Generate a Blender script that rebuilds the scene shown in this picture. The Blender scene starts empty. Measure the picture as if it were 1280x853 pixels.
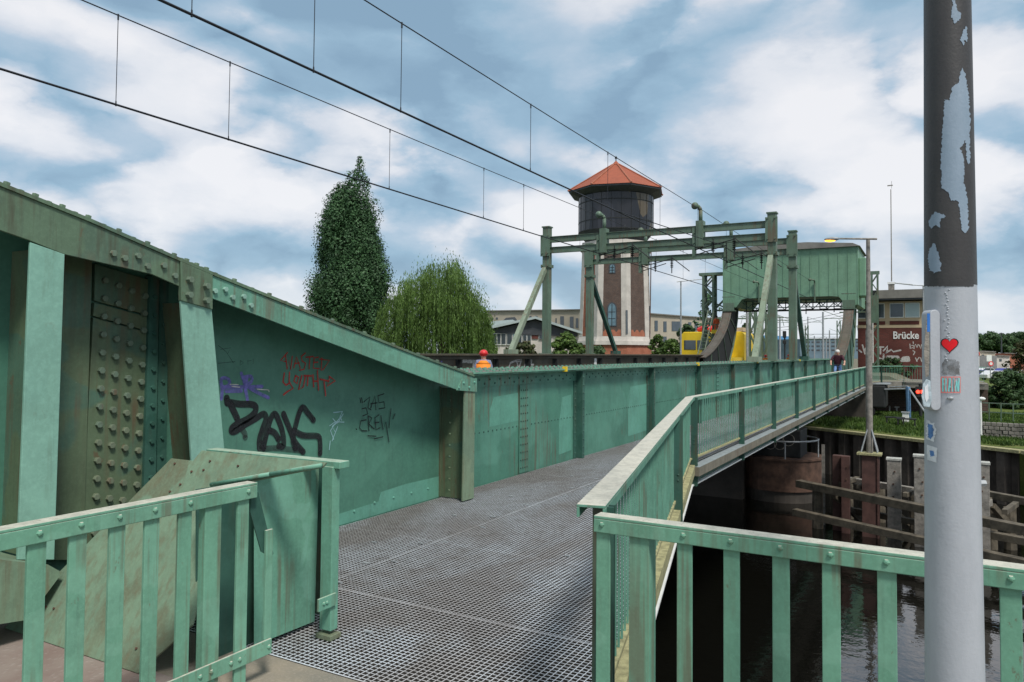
import bpy, bmesh, math, random
import numpy as np
from mathutils import Vector, Matrix, noise as mnoise
random.seed(7); rng = np.random.default_rng(7)
C = bpy.context.scene.collection
R = math.radians
scene = bpy.context.scene

# ------------------------------------------------------------------ camera
F = 924.0; PCY = 409.3; YAW = R(29.6); PITCH = R(1.9); ROLL = R(0.5); EYE = 1.65
camd = bpy.data.cameras.new('camera'); cam = bpy.data.objects.new('camera', camd); C.objects.link(cam)
camd.sensor_width = 36; camd.lens = F/1280*36; camd.clip_end = 4000; camd.clip_start = 0.05
camd.shift_y = -(426.5-PCY)/1280
MR = Matrix.Rotation(YAW, 3, 'Z') @ Matrix.Rotation(R(90)+PITCH, 3, 'X') @ Matrix.Rotation(ROLL, 3, 'Z')
cam.matrix_world = Matrix.Translation((0, 0, EYE)) @ MR.to_4x4()
scene.camera = cam
CAM = Vector((0, 0, EYE))
def ray(px, py): return MR @ Vector(((px-640)/F, -(py-PCY)/F, -1))
def onX(px, py, X):
    d = ray(px, py); return CAM + d*(X/d.x)
def onY(px, py, Y):
    d = ray(px, py); return CAM + d*(Y/d.y)
def onZ(px, py, Z):
    d = ray(px, py); return CAM + d*((Z-EYE)/d.z)
def atD(px, py, D): return CAM + ray(px, py)*D
def proj(p):
    q = MR.transposed() @ (Vector(p)-CAM); return (640+F*q.x/-q.z, PCY-F*q.y/-q.z)

# ------------------------------------------------------------------ materials
def nd(t, typ, **kw):
    n = t.nodes.new(typ)
    for k, v in kw.items(): setattr(n, k, v)
    return n
def newmat(name):
    m = bpy.data.materials.new(name); m.use_nodes = True; t = m.node_tree
    b = t.nodes['Principled BSDF']; return m, t, b
def noise(t, vec, scale, detail=4, rough=.55, dist=0):
    n = nd(t, 'ShaderNodeTexNoise'); n.inputs['Scale'].default_value = scale; n.inputs['Detail'].default_value = detail
    n.inputs['Roughness'].default_value = rough; n.inputs['Distortion'].default_value = dist
    t.links.new(vec, n.inputs['Vector']); return n.outputs[0]
def ramp(t, fac, a, b, c0=0., c1=1.):
    n = nd(t, 'ShaderNodeMapRange'); n.inputs[1].default_value = a; n.inputs[2].default_value = b
    n.inputs[3].default_value = c0; n.inputs[4].default_value = c1
    t.links.new(fac, n.inputs[0]); return n.outputs[0]
def mix(t, fac, a, b, bt='MIX'):
    n = nd(t, 'ShaderNodeMix', data_type='RGBA', blend_type=bt)
    for s, v in ((n.inputs[0], fac), (n.inputs[6], a), (n.inputs[7], b)):
        if isinstance(v, (int, float)): s.default_value = v
        elif isinstance(v, (tuple, list)): s.default_value = (*v, 1)
        else: t.links.new(v, s)
    return n.outputs[2]
def mul(t, a, b, op='MULTIPLY'):
    n = nd(t, 'ShaderNodeMath', operation=op)
    for s, v in ((n.inputs[0], a), (n.inputs[1], b)):
        if isinstance(v, (int, float)): s.default_value = v
        else: t.links.new(v, s)
    return n.outputs[0]
def pos(t, sc=(1, 1, 1), off=(0, 0, 0)):
    g = nd(t, 'ShaderNodeNewGeometry'); m = nd(t, 'ShaderNodeMapping')
    m.inputs['Scale'].default_value = sc; m.inputs['Location'].default_value = off
    t.links.new(g.outputs['Position'], m.inputs['Vector']); return m.outputs[0]
def nz(t):
    g = nd(t, 'ShaderNodeNewGeometry'); s = nd(t, 'ShaderNodeSeparateXYZ'); t.links.new(g.outputs['Normal'], s.inputs[0]); return s.outputs[2]
def bump(t, b, h, strength=.3, dist=.01):
    n = nd(t, 'ShaderNodeBump'); n.inputs['Strength'].default_value = strength; n.inputs['Distance'].default_value = dist
    t.links.new(h, n.inputs['Height']); t.links.new(n.outputs[0], b.inputs['Normal'])

def paint(name, base, alt, grime=(.09, .085, .05), g_amt=.5, rust=.25, patch=.8, rough=.5, top=None, seed=0, gs=1.0, bmp=.12, gth=.5):
    """weathered gloss paint: sharp-edged repaint patches, vertical dirt runs, chips"""
    m, t, b = newmat(name)
    o = (seed*7.3, seed*3.1, seed*5.7)
    p = pos(t, off=o)
    big = noise(t, p, patch, 3, .5, .4)
    blotch = ramp(t, big, .52, .535)
    col = mix(t, blotch, base, alt)
    tone = noise(t, p, 1.7*gs, 6, .65)
    col = mix(t, ramp(t, tone, .36, .68, 0, .55), col, tuple(c*.52 for c in base))
    drip = noise(t, pos(t, (22*gs, 22*gs, 1.1*gs), o), 1.0, 4, .6); col = mix(t, mul(t, ramp(t, drip, .56, .68, 0, .5), ramp(t, tone, .4, .6)), col, tuple(c*.5+.015 for c in base))
    chip = noise(t, p, 11*gs, 9, .78); col = mix(t, ramp(t, chip, .66, .68, 0, .55*min(1, rust*3)), col, tuple(min(1, c*1.3+.07) for c in base))
    fine = noise(t, p, 28*gs, 6, .7)
    col = mix(t, ramp(t, fine, .45, .75, 0, .28), col, tuple(min(1, c*1.45+.02) for c in base))
    st = noise(t, pos(t, (9*gs, 9*gs, .9*gs), o), 1.3, 6, .62)
    dirt = mul(t, ramp(t, st, gth, gth+.22), g_amt)
    col = mix(t, dirt, col, grime)
    if rust:
        rn = noise(t, pos(t, (1, 1, .55), (3+o[0], 1, 2)), 5.5*gs, 8, .75)
        rm = mul(t, ramp(t, rn, .625, .67), min(1, rust*1.6))
        rs_ = noise(t, pos(t, (14*gs, 14*gs, .8), (5+o[0], 2, 1)), 1.0, 3, .5); rm = mul(t, rm, mul(t, mul(t, ramp(t, rs_, .5, .62), ramp(t, noise(t, p, .9*gs, 3, .5), .48, .6)), .5), 'MAXIMUM') if rust >= .2 else rm
        col = mix(t, rm, col, (.13, .055, .03))
    if top:
        z = ramp(t, nz(t), .75, .95)
        tn = noise(t, p, 9*gs, 6, .7)
        tc = mix(t, ramp(t, tn, .38, .62), top, tuple(c*.72 for c in top))
        sp = noise(t, p, 40*gs, 3, .6)
        tc = mix(t, ramp(t, sp, .62, .68, 0, .55), tc, (.16, .1, .06))
        col = mix(t, mul(t, z, .92), col, tc)
    t.links.new(col, b.inputs['Base Color'])
    rr = ramp(t, tone, .3, .7, rough-.08, rough+.18); t.links.new(rr, b.inputs['Roughness'])
    b.inputs['Specular IOR Level'].default_value = .35
    h = mix(t, .5, noise(t, p, 60, 3, .6), noise(t, p, 6, 3, .5))
    bump(t, b, h, bmp, .006)
    return m
def plain(name, col, rough=.6, metal=0, var=.25, scale=6, bmp=0, spec=.4, emit=None, es=1):
    m, t, b = newmat(name)
    p = pos(t); n = noise(t, p, scale, 6, .6)
    c = mix(t, ramp(t, n, .35, .7), tuple(x*(1+var*.4) for x in col), tuple(x*(1-var) for x in col))
    t.links.new(c, b.inputs['Base Color']); b.inputs['Roughness'].default_value = rough
    b.inputs['Metallic'].default_value = metal; b.inputs['Specular IOR Level'].default_value = spec
    if bmp: bump(t, b, noise(t, p, scale*6, 4, .6), bmp, .02)
    if emit: b.inputs['Emission Color'].default_value = (*emit, 1); b.inputs['Emission Strength'].default_value = es
    return m
G = (.115, .30, .215); GA = (.16, .36, .27)
M = {}
M['green'] = paint('green_paint', (.15, .34, .235), (.18, .38, .27), g_amt=.35, rust=.35, top=(.56, .53, .44), gs=2.2, gth=.56, patch=2.5)
M['web'] = paint('web_green_paint', (.075, .215, .155), (.10, .262, .195), g_amt=.3, rust=.2, patch=.55, gth=.55, rough=.42)
M['webnear'] = paint('graffiti_wall_paint', (.076, .205, .147), (.09, .235, .17), g_amt=.15, rust=.05, patch=.3, gth=.6, rough=.42, seed=2)
M['webpatch'] = paint('repainted_lower_band', (.12, .32, .24), (.13, .34, .26), g_amt=.15, rust=.05, seed=4, rough=.45)
M['stiff'] = paint('stiffener_green', (.032, .10, .075), (.045, .125, .095), g_amt=.3, rust=.2, patch=1.4)
M['olive'] = paint('olive_dirty_green', (.105, .15, .085), (.075, .15, .105), g_amt=.5, rust=.35, patch=1.1, gs=1.4, grime=(.08, .085, .05), seed=1)
M['oldpost'] = paint('old_end_post_paint', (.19, .26, .17), (.15, .22, .15), g_amt=.6, rust=.4, patch=1.6, gs=1.8, seed=31, gth=.55)
M['boltol'] = paint('worn_bolt_paint', (.17, .21, .14), (.13, .19, .14), g_amt=.5, rust=.4, seed=21, gs=3, gth=.5)
M['boltgr'] = paint('pale_bolt_paint', (.26, .44, .36), (.22, .40, .31), g_amt=.5, rust=.3, seed=22, gs=3, gth=.5)
M['chord'] = paint('top_chord_paint', (.12, .19, .12), (.09, .15, .105), g_amt=.95, rust=.25, patch=.9, gs=1.3, seed=3, grime=(.07, .07, .045), top=(.2, .19, .15))
M['chord2'] = paint('top_chord_fresh_paint', (.15, .35, .255), (.13, .29, .21), g_amt=.35, rust=.3, patch=1.6, gs=1.5, seed=5, top=(.16, .12, .1))
M['post'] = paint('pale_post_paint', (.23, .43, .34), (.21, .40, .32), g_amt=.4, rust=.12, patch=1.3, gs=1.2, seed=6, gth=.58)
M['plate'] = paint('sloping_plate_paint', (.19, .28, .19), (.16, .18, .115), g_amt=.6, rust=.12, patch=.95, gs=1.9, seed=8, grime=(.15, .12, .07), gth=.47)
M['box'] = paint('guard_panel_paint', (.15, .35, .25), (.185, .40, .30), g_amt=.25, rust=.2, patch=2.2, gs=2, seed=9, top=(.40, .50, .38), gth=.57)
M['gantry'] = paint('gantry_green', (.105, .165, .115), (.125, .185, .135), g_amt=.4, rust=.3, patch=.8, seed=10, top=(.2, .23, .18))
M['gantrypale'] = paint('gantry_pale_brace', (.24, .29, .21), (.2, .26, .18), g_amt=.5, rust=.3, seed=11)
M['boxfar'] = paint('counterweight_green', (.17, .31, .205), (.15, .285, .19), g_amt=.45, rust=.1, patch=.25, seed=12, gs=.35, grime=(.11, .2, .13))
M['brown'] = paint('brown_girder_paint', (.10, .088, .06), (.08, .072, .05), g_amt=.5, rust=.5, seed=13, grime=(.1, .08, .05), top=(.1, .1, .07))
M['rocker'] = paint('worn_rocker_track', (.11, .095, .075), (.095, .085, .065), g_amt=.7, rust=.6, seed=14, gs=.6, grime=(.05, .045, .035))
M['dark'] = plain('dark_steel', (.02, .022, .022), .7)
M['galv'] = plain('galvanised_steel', (.33, .35, .36), .5, .2, .3, 8)
M['wire'] = plain('wire_black', (.02, .022, .028), .6)
M['rail'] = plain('rail_steel', (.09, .05, .035), .6, .3)
M['railtop'] = paint('footbridge_rail_paint', (.13, .31, .225), (.15, .34, .25), g_amt=.3, rust=.3, top=(.58, .54, .45), gs=2.4, gth=.58, seed=16, patch=2)
M['edge'] = paint('grimy_edge_beam', (.20, .18, .14), (.17, .155, .12), g_amt=.6, rust=.3, gs=1.5, grime=(.09, .08, .055), top=(.28, .32, .33), seed=17)
M['lichen'] = plain('lichen_covered_steel', (.33, .31, .16), .85, 0, .5, 14, .3)
M['stickpale'] = plain('faded_pale_sticker', (.40, .48, .52), .6, 0, .4, 80)
M['smudge'] = plain('grey_glue_smudge', (.2, .2, .2), .8, 0, .5, 60)
M['white'] = plain('white_paint', (.75, .75, .72), .5, 0, .12, 5)
M['rust'] = plain('rusty_iron', (.10, .056, .038), .85, 0, .55, 3, .4)
M['rustred'] = plain('red_oxide_steel', (.085, .042, .034), .75, 0, .4, 4, .3)
M['postcap'] = plain('weathered_post_cap', (.42, .42, .38), .7, 0, .4, 9)
M['timber'] = plain('grey_timber', (.25, .23, .2), .85, 0, .45, 7, .5)
M['timberdk'] = plain('wet_dark_timber', (.11, .092, .065), .8, 0, .6, 4, .5)
M['sheet'] = plain('sheet_pile_steel', (.07, .058, .048), .85, 0, .6, 1.6, .4)
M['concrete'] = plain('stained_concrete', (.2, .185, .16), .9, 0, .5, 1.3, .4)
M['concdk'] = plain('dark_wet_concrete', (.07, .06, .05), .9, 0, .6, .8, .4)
M['black'] = plain('black_spray', (.012, .013, .015), .55, 0, .3, 30)
M['blackthin'] = plain('grey_black_spray', (.035, .05, .045), .6, 0, .5, 25)
M['red'] = plain('red_spray', (.55, .035, .03), .6, 0, .4, 30)
M['purple'] = plain('purple_spray', (.20, .18, .52), .6, 0, .4, 20)
M['cyanp'] = plain('pale_cyan_spray', (.38, .62, .65), .6, 0, .4, 30)
M['whiteg'] = plain('white_spray', (.62, .6, .56), .7, 0, .4, 20)
M['yellow'] = plain('yellow_paint', (.75, .52, .02), .4, 0, .12, 2)
M['glass'] = plain('dark_glass', (.06, .075, .085), .12, 0, .3, 1, spec=.8)
M['glassb'] = plain('bluish_glass', (.12, .2, .24), .12, 0, .3, 1, spec=.8)
M['glassw'] = plain('pale_blind_glass', (.36, .46, .46), .2, 0, .1, 1, spec=.8)
M['stickred'] = plain('heart_red', (.72, .006, .012), .4, 0, .04, 40)
M['stickblk'] = plain('sticker_black', (.01, .01, .012), .5)
M['stickcy'] = plain('sticker_cyan', (.22, .62, .6), .5, 0, .1, 40)
M['stickpk'] = plain('sticker_pink', (.75, .2, .17), .5, 0, .2, 40)
M['stickwh'] = plain('sticker_white', (.66, .68, .7), .5, 0, .2, 60)
M['stickbl'] = plain('sticker_blue', (.09, .2, .42), .5, 0, .5, 60)
M['blue'] = plain('blue_paint', (.03, .16, .5), .5)
M['bluepale'] = plain('faded_blue_paint', (.13, .25, .42), .6, 0, .3, 6)
M['skin'] = plain('skin', (.5, .28, .2), .6, 0, .1)
M['orange'] = plain('hivis_orange', (.85, .25, .02), .7, 0, .15, 30)
M['orangered'] = plain('orange_red_workwear', (.75, .13, .04), .75, 0, .2, 20)
M['greyblue'] = plain('greyblue_jacket', (.2, .22, .32), .8, 0, .3, 20)
M['silver'] = plain('reflective_silver', (.6, .62, .6), .5)
M['helmet'] = plain('red_helmet', (.62, .03, .03), .35, 0, .1)
M['maroon'] = plain('maroon_tshirt', (.055, .012, .022), .85, 0, .3, 20)
M['denim'] = plain('blue_denim', (.13, .22, .42), .85, 0, .3, 30)
M['hairwh'] = plain('white_hair', (.7, .68, .64), .8)
M['hairdk'] = plain('dark_hair', (.04, .03, .02), .8)
M['beige'] = plain('beige_facade', (.42, .37, .29), .85, 0, .12, .6)
M['cream'] = plain('cream_frames', (.55, .42, .27), .7, 0, .1, 2)
M['greyroof'] = plain('grey_roof_felt', (.2, .19, .17), .85, 0, .3, 1)
M['paleroof'] = plain('pale_green_grey_roof', (.35, .41, .4), .6, 0, .15, 1)
M['slate'] = plain('dark_slate_cladding', (.055, .06, .068), .7, 0, .3, 2)
M['render_wh'] = plain('weathered_white_render', (.52, .48, .43), .85, 0, .22, .7, .1)
M['lampon'] = plain('lit_sodium_lamp', (.9, .5, .1), .5, emit=(1, .42, .03), es=3)
M['redlight'] = plain('lit_red_signal', (.9, .05, .02), .5, emit=(1, .04, .02), es=4)
M['greenball'] = plain('green_glass_insulator', (.03, .16, .1), .3, 0, .2)
M['carwhite'] = plain('white_car_paint', (.7, .7, .7), .3, 0, .05)
M['carblue'] = plain('blue_car_paint', (.06, .07, .3), .3, 0, .05)
M['cargrey'] = plain('silver_car_paint', (.4, .42, .43), .3, 0, .05)
M['rubber'] = plain('tyre_rubber', (.015, .015, .015), .8)
M['farglass'] = plain('far_bluegrey_facade', (.13, .19, .23), .5, 0, .3, .3)
M['farblue'] = plain('far_light_blue_band', (.12, .3, .5), .6, 0, .2, .2)
M['bark'] = plain('bark', (.09, .07, .05), .9, 0, .4, 8, .4)

def brick(name, c1, c2, mortar, scale=1, rows=.08):
    m, t, b = newmat(name)
    g = nd(t, 'ShaderNodeNewGeometry'); s = nd(t, 'ShaderNodeSeparateXYZ'); t.links.new(g.outputs['Position'], s.inputs[0])
    cmb = nd(t, 'ShaderNodeCombineXYZ'); t.links.new(mul(t, s.outputs[0], s.outputs[1], 'ADD'), cmb.inputs[0]); t.links.new(s.outputs[2], cmb.inputs[1])
    br = nd(t, 'ShaderNodeTexBrick'); t.links.new(cmb.outputs[0], br.inputs['Vector'])
    br.inputs['Color1'].default_value = (*c1, 1); br.inputs['Color2'].default_value = (*c2, 1); br.inputs['Mortar'].default_value = (*mortar, 1)
    br.inputs['Scale'].default_value = scale; br.inputs['Brick Width'].default_value = .26; br.inputs['Row Height'].default_value = rows
    br.inputs['Mortar Size'].default_value = .01
    n = noise(t, pos(t), 1.1, 6, .65)
    c = mix(t, ramp(t, n, .4, .7, 0, .6), br.outputs[0], tuple(x*.45 for x in c1))
    t.links.new(c, b.inputs['Base Color']); b.inputs['Roughness'].default_value = .9
    return m
M['brickred'] = brick('dark_red_brick', (.15, .035, .025), (.11, .03, .022), (.12, .06, .05))
M['brickdk'] = brick('sooty_brown_brick', (.11, .065, .048), (.06, .042, .036), (.15, .12, .1), 1, .12)
M['brickor'] = brick('orange_brick', (.42, .12, .06), (.32, .1, .05), (.3, .2, .15), 1, .12)

def see_through(name, lo, hi, sc):
    m = M[name]; t = m.node_tree; b = t.nodes['Principled BSDF']
    t.links.new(ramp(t, noise(t, pos(t), sc, 5, .6), .35, .65, lo, hi), b.inputs['Alpha'])
see_through('black', .72, .97, 9); see_through('smudge', .05, .85, 50); see_through('blackthin', .4, .7, 9); see_through('red', .65, 1, 30); see_through('purple', .45, .9, 14); see_through('cyanp', .5, 1, 30); see_through('whiteg', .6, 1, 12)
def tiles():
    m, t, b = newmat('orange_roof_tiles'); p = pos(t)
    w = nd(t, 'ShaderNodeTexWave', wave_type='BANDS', bands_direction='Z'); w.inputs['Scale'].default_value = 1.6; w.inputs['Distortion'].default_value = .6
    w.inputs['Detail'].default_value = 3; t.links.new(p, w.inputs[0])
    c = mix(t, ramp(t, w.outputs[0], .1, .9, 0, .5), (.34, .085, .038), (.2, .055, .03))
    c = mix(t, ramp(t, noise(t, p, 1.2, 8, .7), .4, .72, 0, .75), c, (.2, .055, .03))
    t.links.new(c, b.inputs['Base Color']); b.inputs['Roughness'].default_value = .8; return m
M['tiles'] = tiles()
def grassm(name, a, b2):
    m, t, b = newmat(name); p = pos(t)
    c = mix(t, ramp(t, noise(t, p, .5, 8, .7), .35, .65), a, b2)
    c = mix(t, ramp(t, noise(t, p, 14, 4, .7), .4, .7, 0, .6), c, tuple(x*.5 for x in a))
    t.links.new(c, b.inputs['Base Color']); b.inputs['Roughness'].default_value = .95
    b.inputs['Specular IOR Level'].default_value = .1
    return m
M['grass'] = grassm('grass_ground', (.075, .13, .025), (.14, .15, .05))
M['yard'] = grassm('rail_yard_ballast', (.2, .18, .15), (.14, .14, .08))
def leafm(name, a, b2, c3, tr=.25):
    m, t, b = newmat(name)
    g = nd(t, 'ShaderNodeNewGeometry'); cr = nd(t, 'ShaderNodeValToRGB')
    cr.color_ramp.elements[0].color = (*a, 1); cr.color_ramp.elements[1].color = (*c3, 1)
    e = cr.color_ramp.elements.new(.5); e.color = (*b2, 1)
    t.links.new(g.outputs['Random Per Island'], cr.inputs[0])
    n = noise(t, pos(t), 1.0, 3, .6)
    c = mix(t, ramp(t, n, .42, .6, 0, .85), cr.outputs[0], tuple(x*.6 for x in a))  # noise-darkened tone paints shading between leaf clumps into the colour
    t.links.new(c, b.inputs['Base Color']); b.inputs['Roughness'].default_value = .55; b.inputs['Specular IOR Level'].default_value = .25
    tl = nd(t, 'ShaderNodeBsdfTranslucent'); t.links.new(c, tl.inputs[0]); ms = nd(t, 'ShaderNodeMixShader'); ms.inputs[0].default_value = tr
    out = t.nodes['Material Output']; t.links.new(b.outputs[0], ms.inputs[1]); t.links.new(tl.outputs[0], ms.inputs[2]); t.links.new(ms.outputs[0], out.inputs[0])
    return m
M['leafdk'] = leafm('poplar_leaves', (.048, .11, .042), (.058, .13, .05), (.08, .165, .065), .15)
M['leafwil'] = leafm('willow_leaves', (.095, .17, .035), (.125, .215, .048), (.17, .27, .068), .3)
M['leafmid'] = leafm('shrub_leaves', (.05, .10, .02), (.09, .16, .03), (.14, .2, .05), .25)
M['leafred'] = leafm('brownish_shrub_leaves', (.05, .075, .02), (.08, .09, .03), (.13, .1, .06), .25)
M['leaffar'] = leafm('far_tree_leaves', (.04, .085, .03), (.065, .12, .045), (.1, .16, .06), .2)

def grating_mat():
    m, t, b = newmat('galvanised_grating'); p = pos(t)
    n = noise(t, pos(t, (1, .45, 1)), .9, 5, .6, .6)
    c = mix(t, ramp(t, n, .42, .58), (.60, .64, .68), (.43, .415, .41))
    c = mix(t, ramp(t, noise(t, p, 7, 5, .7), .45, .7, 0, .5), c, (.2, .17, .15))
    c = mix(t, ramp(t, nz(t), .5, .8), (.07, .064, .056), c)  # bar sides coloured dark, as grime and to paint shade into the gaps
    t.links.new(c, b.inputs['Base Color']); b.inputs['Roughness'].default_value = .5; b.inputs['Metallic'].default_value = .1
    return m
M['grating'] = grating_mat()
def water_mat():
    m, t, b = newmat('dark_river_water')
    b.inputs['Base Color'].default_value = (.004, .004, .003, 1); b.inputs['Roughness'].default_value = .02; b.inputs['IOR'].default_value = 1.9
    b.inputs['Specular IOR Level'].default_value = .5
    n = mix(t, .35, noise(t, pos(t, (1, 1.0, 1)), 1.1, 3, .5), noise(t, pos(t), 5, 3, .5))
    bump(t, b, n, .22, .05); return m
M['water'] = water_mat()
def pave_mat():
    m, t, b = newmat('worn_tan_paving'); p = pos(t)
    c = mix(t, ramp(t, noise(t, p, 2.2, 7, .65), .35, .65), (.27, .23, .17), (.17, .16, .13))
    c = mix(t, ramp(t, noise(t, p, 60, 3, .7), .5, .7, 0, .5), c, (.35, .3, .25))
    t.links.new(c, b.inputs['Base Color']); b.inputs['Roughness'].default_value = .85; bump(t, b, noise(t, p, 90, 4, .7), .35, .004); return m
M['pave'] = pave_mat()
def tread_mat():
    m, t, b = newmat('checker_plate'); p = pos(t)
    c = mix(t, ramp(t, noise(t, p, 3, 6, .6), .35, .65), (.21, .15, .13), (.27, .22, .19))
    w = nd(t, 'ShaderNodeTexVoronoi'); w.inputs['Scale'].default_value = 42; t.links.new(pos(t, (1, .6, 1)), w.inputs[0])
    c = mix(t, ramp(t, w.outputs[0], .1, .35, .35, 0), c, (.38, .33, .3))
    t.links.new(c, b.inputs['Base Color']); b.inputs['Roughness'].default_value = .6; bump(t, b, ramp(t, w.outputs[0], .1, .4, 1, 0), .5, .004); return m
M['tread'] = tread_mat()
def pole_mat(name, a, b2, rgh):
    m, t, b = newmat(name)
    c = mix(t, ramp(t, noise(t, pos(t, (6, 6, 2)), 2.2, 7, .7), .35, .7), a, b2)
    c = mix(t, ramp(t, noise(t, pos(t, (1, 1, .6)), 16, 5, .7), .6, .72, 0, .35), c, tuple(x*.65 for x in a))
    t.links.new(c, b.inputs['Base Color']); b.inputs['Roughness'].default_value = rgh; b.inputs['Metallic'].default_value = .0
    h = mix(t, .4, noise(t, pos(t), 14, 4, .6), noise(t, pos(t), 120, 2, .6)); bump(t, b, h, .25, .006); return m
M['polelo'] = pole_mat('silver_pole_paint', (.40, .42, .45), (.34, .36, .39), .5)
M['polehi'] = pole_mat('charcoal_pole_paint', (.032, .03, .03), (.05, .047, .045), .5)
M['polepatch'] = pole_mat('old_bluegrey_paint', (.2, .27, .34), (.27, .34, .42), .5)

# ------------------------------------------------------------------ mesh builder
class MB:
    def __init__(s): s.v = []; s.f = []; s.mi = []
    def add(s, vs, fs, mi=0):
        o = len(s.v); s.v += [tuple(v) for v in vs]; s.f += [tuple(i+o for i in f) for f in fs]; s.mi += [mi]*len(fs); return s
    def box(s, x0, x1, y0, y1, z0, z1, mi=0):
        return s.add([(x0,y0,z0),(x1,y0,z0),(x1,y1,z0),(x0,y1,z0),(x0,y0,z1),(x1,y0,z1),(x1,y1,z1),(x0,y1,z1)],
            [(0,3,2,1),(4,5,6,7),(0,1,5,4),(1,2,6,5),(2,3,7,6),(3,0,4,7)], mi)
    def bar(s, p0, p1, w, h, up=(0, 0, 1), mi=0):
        p0 = Vector(p0); p1 = Vector(p1); d = (p1-p0).normalized(); u = Vector(up)
        if abs(d.dot(u)) > .98: u = Vector((0, 1, 0))
        sx = d.cross(u).normalized(); uu = sx.cross(d).normalized(); vs = []
        for p in (p0, p1):
            for a, b in ((-1,-1),(1,-1),(1,1),(-1,1)): vs.append(p+sx*a*w/2+uu*b*h/2)
        return s.add(vs, [(3,2,1,0),(4,5,6,7),(0,1,5,4),(1,2,6,5),(2,3,7,6),(3,0,4,7)], mi)
    def tube(s, p0, p1, r0, r1=None, n=10, caps=True, mi=0):
        r1 = r0 if r1 is None else r1; p0 = Vector(p0); p1 = Vector(p1); d = (p1-p0).normalized()
        u = Vector((0, 0, 1)) if abs(d.z) < .95 else Vector((1, 0, 0)); a = d.cross(u).normalized(); b = d.cross(a).normalized()
        vs = []
        for p, r in ((p0, r0), (p1, r1)):
            for k in range(n):
                t = 2*math.pi*k/n; vs.append(p+a*math.cos(t)*r+b*math.sin(t)*r)
        fs = [(k, k+n, (k+1) % n+n, (k+1) % n) for k in range(n)]
        if caps: fs += [tuple(range(n)), tuple(range(2*n-1, n-1, -1))]
        return s.add(vs, fs, mi)
    def path(s, pts, r, n=8, mi=0):
        for a, b in zip(pts, pts[1:]): s.tube(a, b, r, r, n, True, mi)
        return s
    def prism(s, poly, ax, a0, a1, mi=0):
        """poly: 2D points; ax 'x': poly=(y,z); 'y': poly=(x,z); 'z': poly=(x,y)"""
        def P(p, a): return {'x': (a, p[0], p[1]), 'y': (p[0], a, p[1]), 'z': (p[0], p[1], a)}[ax]
        n = len(poly)
        vs = [P(p, a0) for p in poly]+[P(p, a1) for p in poly]
        fs = [tuple(range(n)), tuple(range(2*n-1, n-1, -1))]+[(k, k+n, (k+1) % n+n, (k+1) % n) for k in range(n)]
        return s.add(vs, fs, mi)
    def bolt(s, p, d, r=.014, h=.012, n=6, mi=0):
        p = Vector(p); d = Vector(d).normalized(); return s.tube(p-d*.002, p+d*h, r, r*.94, n, True, mi)
    def rivet(s, p, d, r=.012, mi=0):
        p = Vector(p); d = Vector(d).normalized()
        s.tube(p-d*.001, p+d*r*.45, r, r*.8, 6, False, mi); return s.tube(p+d*r*.45, p+d*r*.75, r*.8, r*.3, 6, True, mi)
    def ball(s, c, r, n=10, m=6, sc=(1, 1, 1), mi=0):
        vs = [(c[0], c[1], c[2]+r*sc[2])]
        for i in range(1, m):
            ph = math.pi*i/m
            for k in range(n):
                t = 2*math.pi*k/n; vs.append((c[0]+r*sc[0]*math.sin(ph)*math.cos(t), c[1]+r*sc[1]*math.sin(ph)*math.sin(t), c[2]+r*sc[2]*math.cos(ph)))
        vs.append((c[0], c[1], c[2]-r*sc[2])); L = len(vs)-1
        fs = [(0, 1+k, 1+(k+1) % n) for k in range(n)]
        for i in range(m-2):
            for k in range(n): fs.append((1+i*n+k, 1+(i+1)*n+k, 1+(i+1)*n+(k+1) % n, 1+i*n+(k+1) % n))
        fs += [(L, 1+(m-2)*n+(k+1) % n, 1+(m-2)*n+k) for k in range(n)]
        return s.add(vs, fs, mi)
    def build(s, name, mats, parent=None, bevel=0, smooth=False, **tg):
        if not isinstance(mats, (list, tuple)): mats = [mats]
        me = bpy.data.meshes.new(name)
        org = root_loc(parent)
        me.from_pydata([(x-org[0], y-org[1], z-org[2]) for x, y, z in s.v], [], s.f)
        for m in mats: me.materials.append(M[m] if isinstance(m, str) else m)
        me.polygons.foreach_set('material_index', s.mi)
        if smooth: me.polygons.foreach_set('use_smooth', [True]*len(s.f))
        bm = bmesh.new(); bm.from_mesh(me); bmesh.ops.recalc_face_normals(bm, faces=bm.faces); bm.to_mesh(me); bm.free()
        o = bpy.data.objects.new(name, me); C.objects.link(o); o.parent = parent
        if bevel:
            b = o.modifiers.new('bevel', 'BEVEL'); b.width = bevel; b.segments = 2; b.limit_method = 'ANGLE'
        tag(o, **tg); return o
LOC = {}
def root_loc(p):
    while p is not None and p.parent is not None: p = p.parent
    return LOC.get(p.name, (0, 0, 0)) if p is not None else (0, 0, 0)
def tag(o, label=None, cat=None, group=None, kind=None):
    if label: o['label'] = label
    if cat: o['category'] = cat
    if group: o['group'] = group
    if kind: o['kind'] = kind
    return o
def thing(name, label, cat, loc=(0, 0, 0), group=None):
    o = bpy.data.objects.new(name, None); C.objects.link(o); o.location = loc; o.empty_display_size = .1
    LOC[o.name] = tuple(loc); return tag(o, label, cat, group)
def struct(mb, name, m, **k): return mb.build(name, m, kind='structure', **k)
def copy_tree(o, loc=None, label=None, parent=None):
    c = o.copy(); C.objects.link(c); c.parent = parent
    if loc is not None: c.location = loc
    if label: c['label'] = label
    for ch in [x for x in bpy.data.objects if x.parent == o]: copy_tree(ch, None, None, c)
    return c

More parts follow.
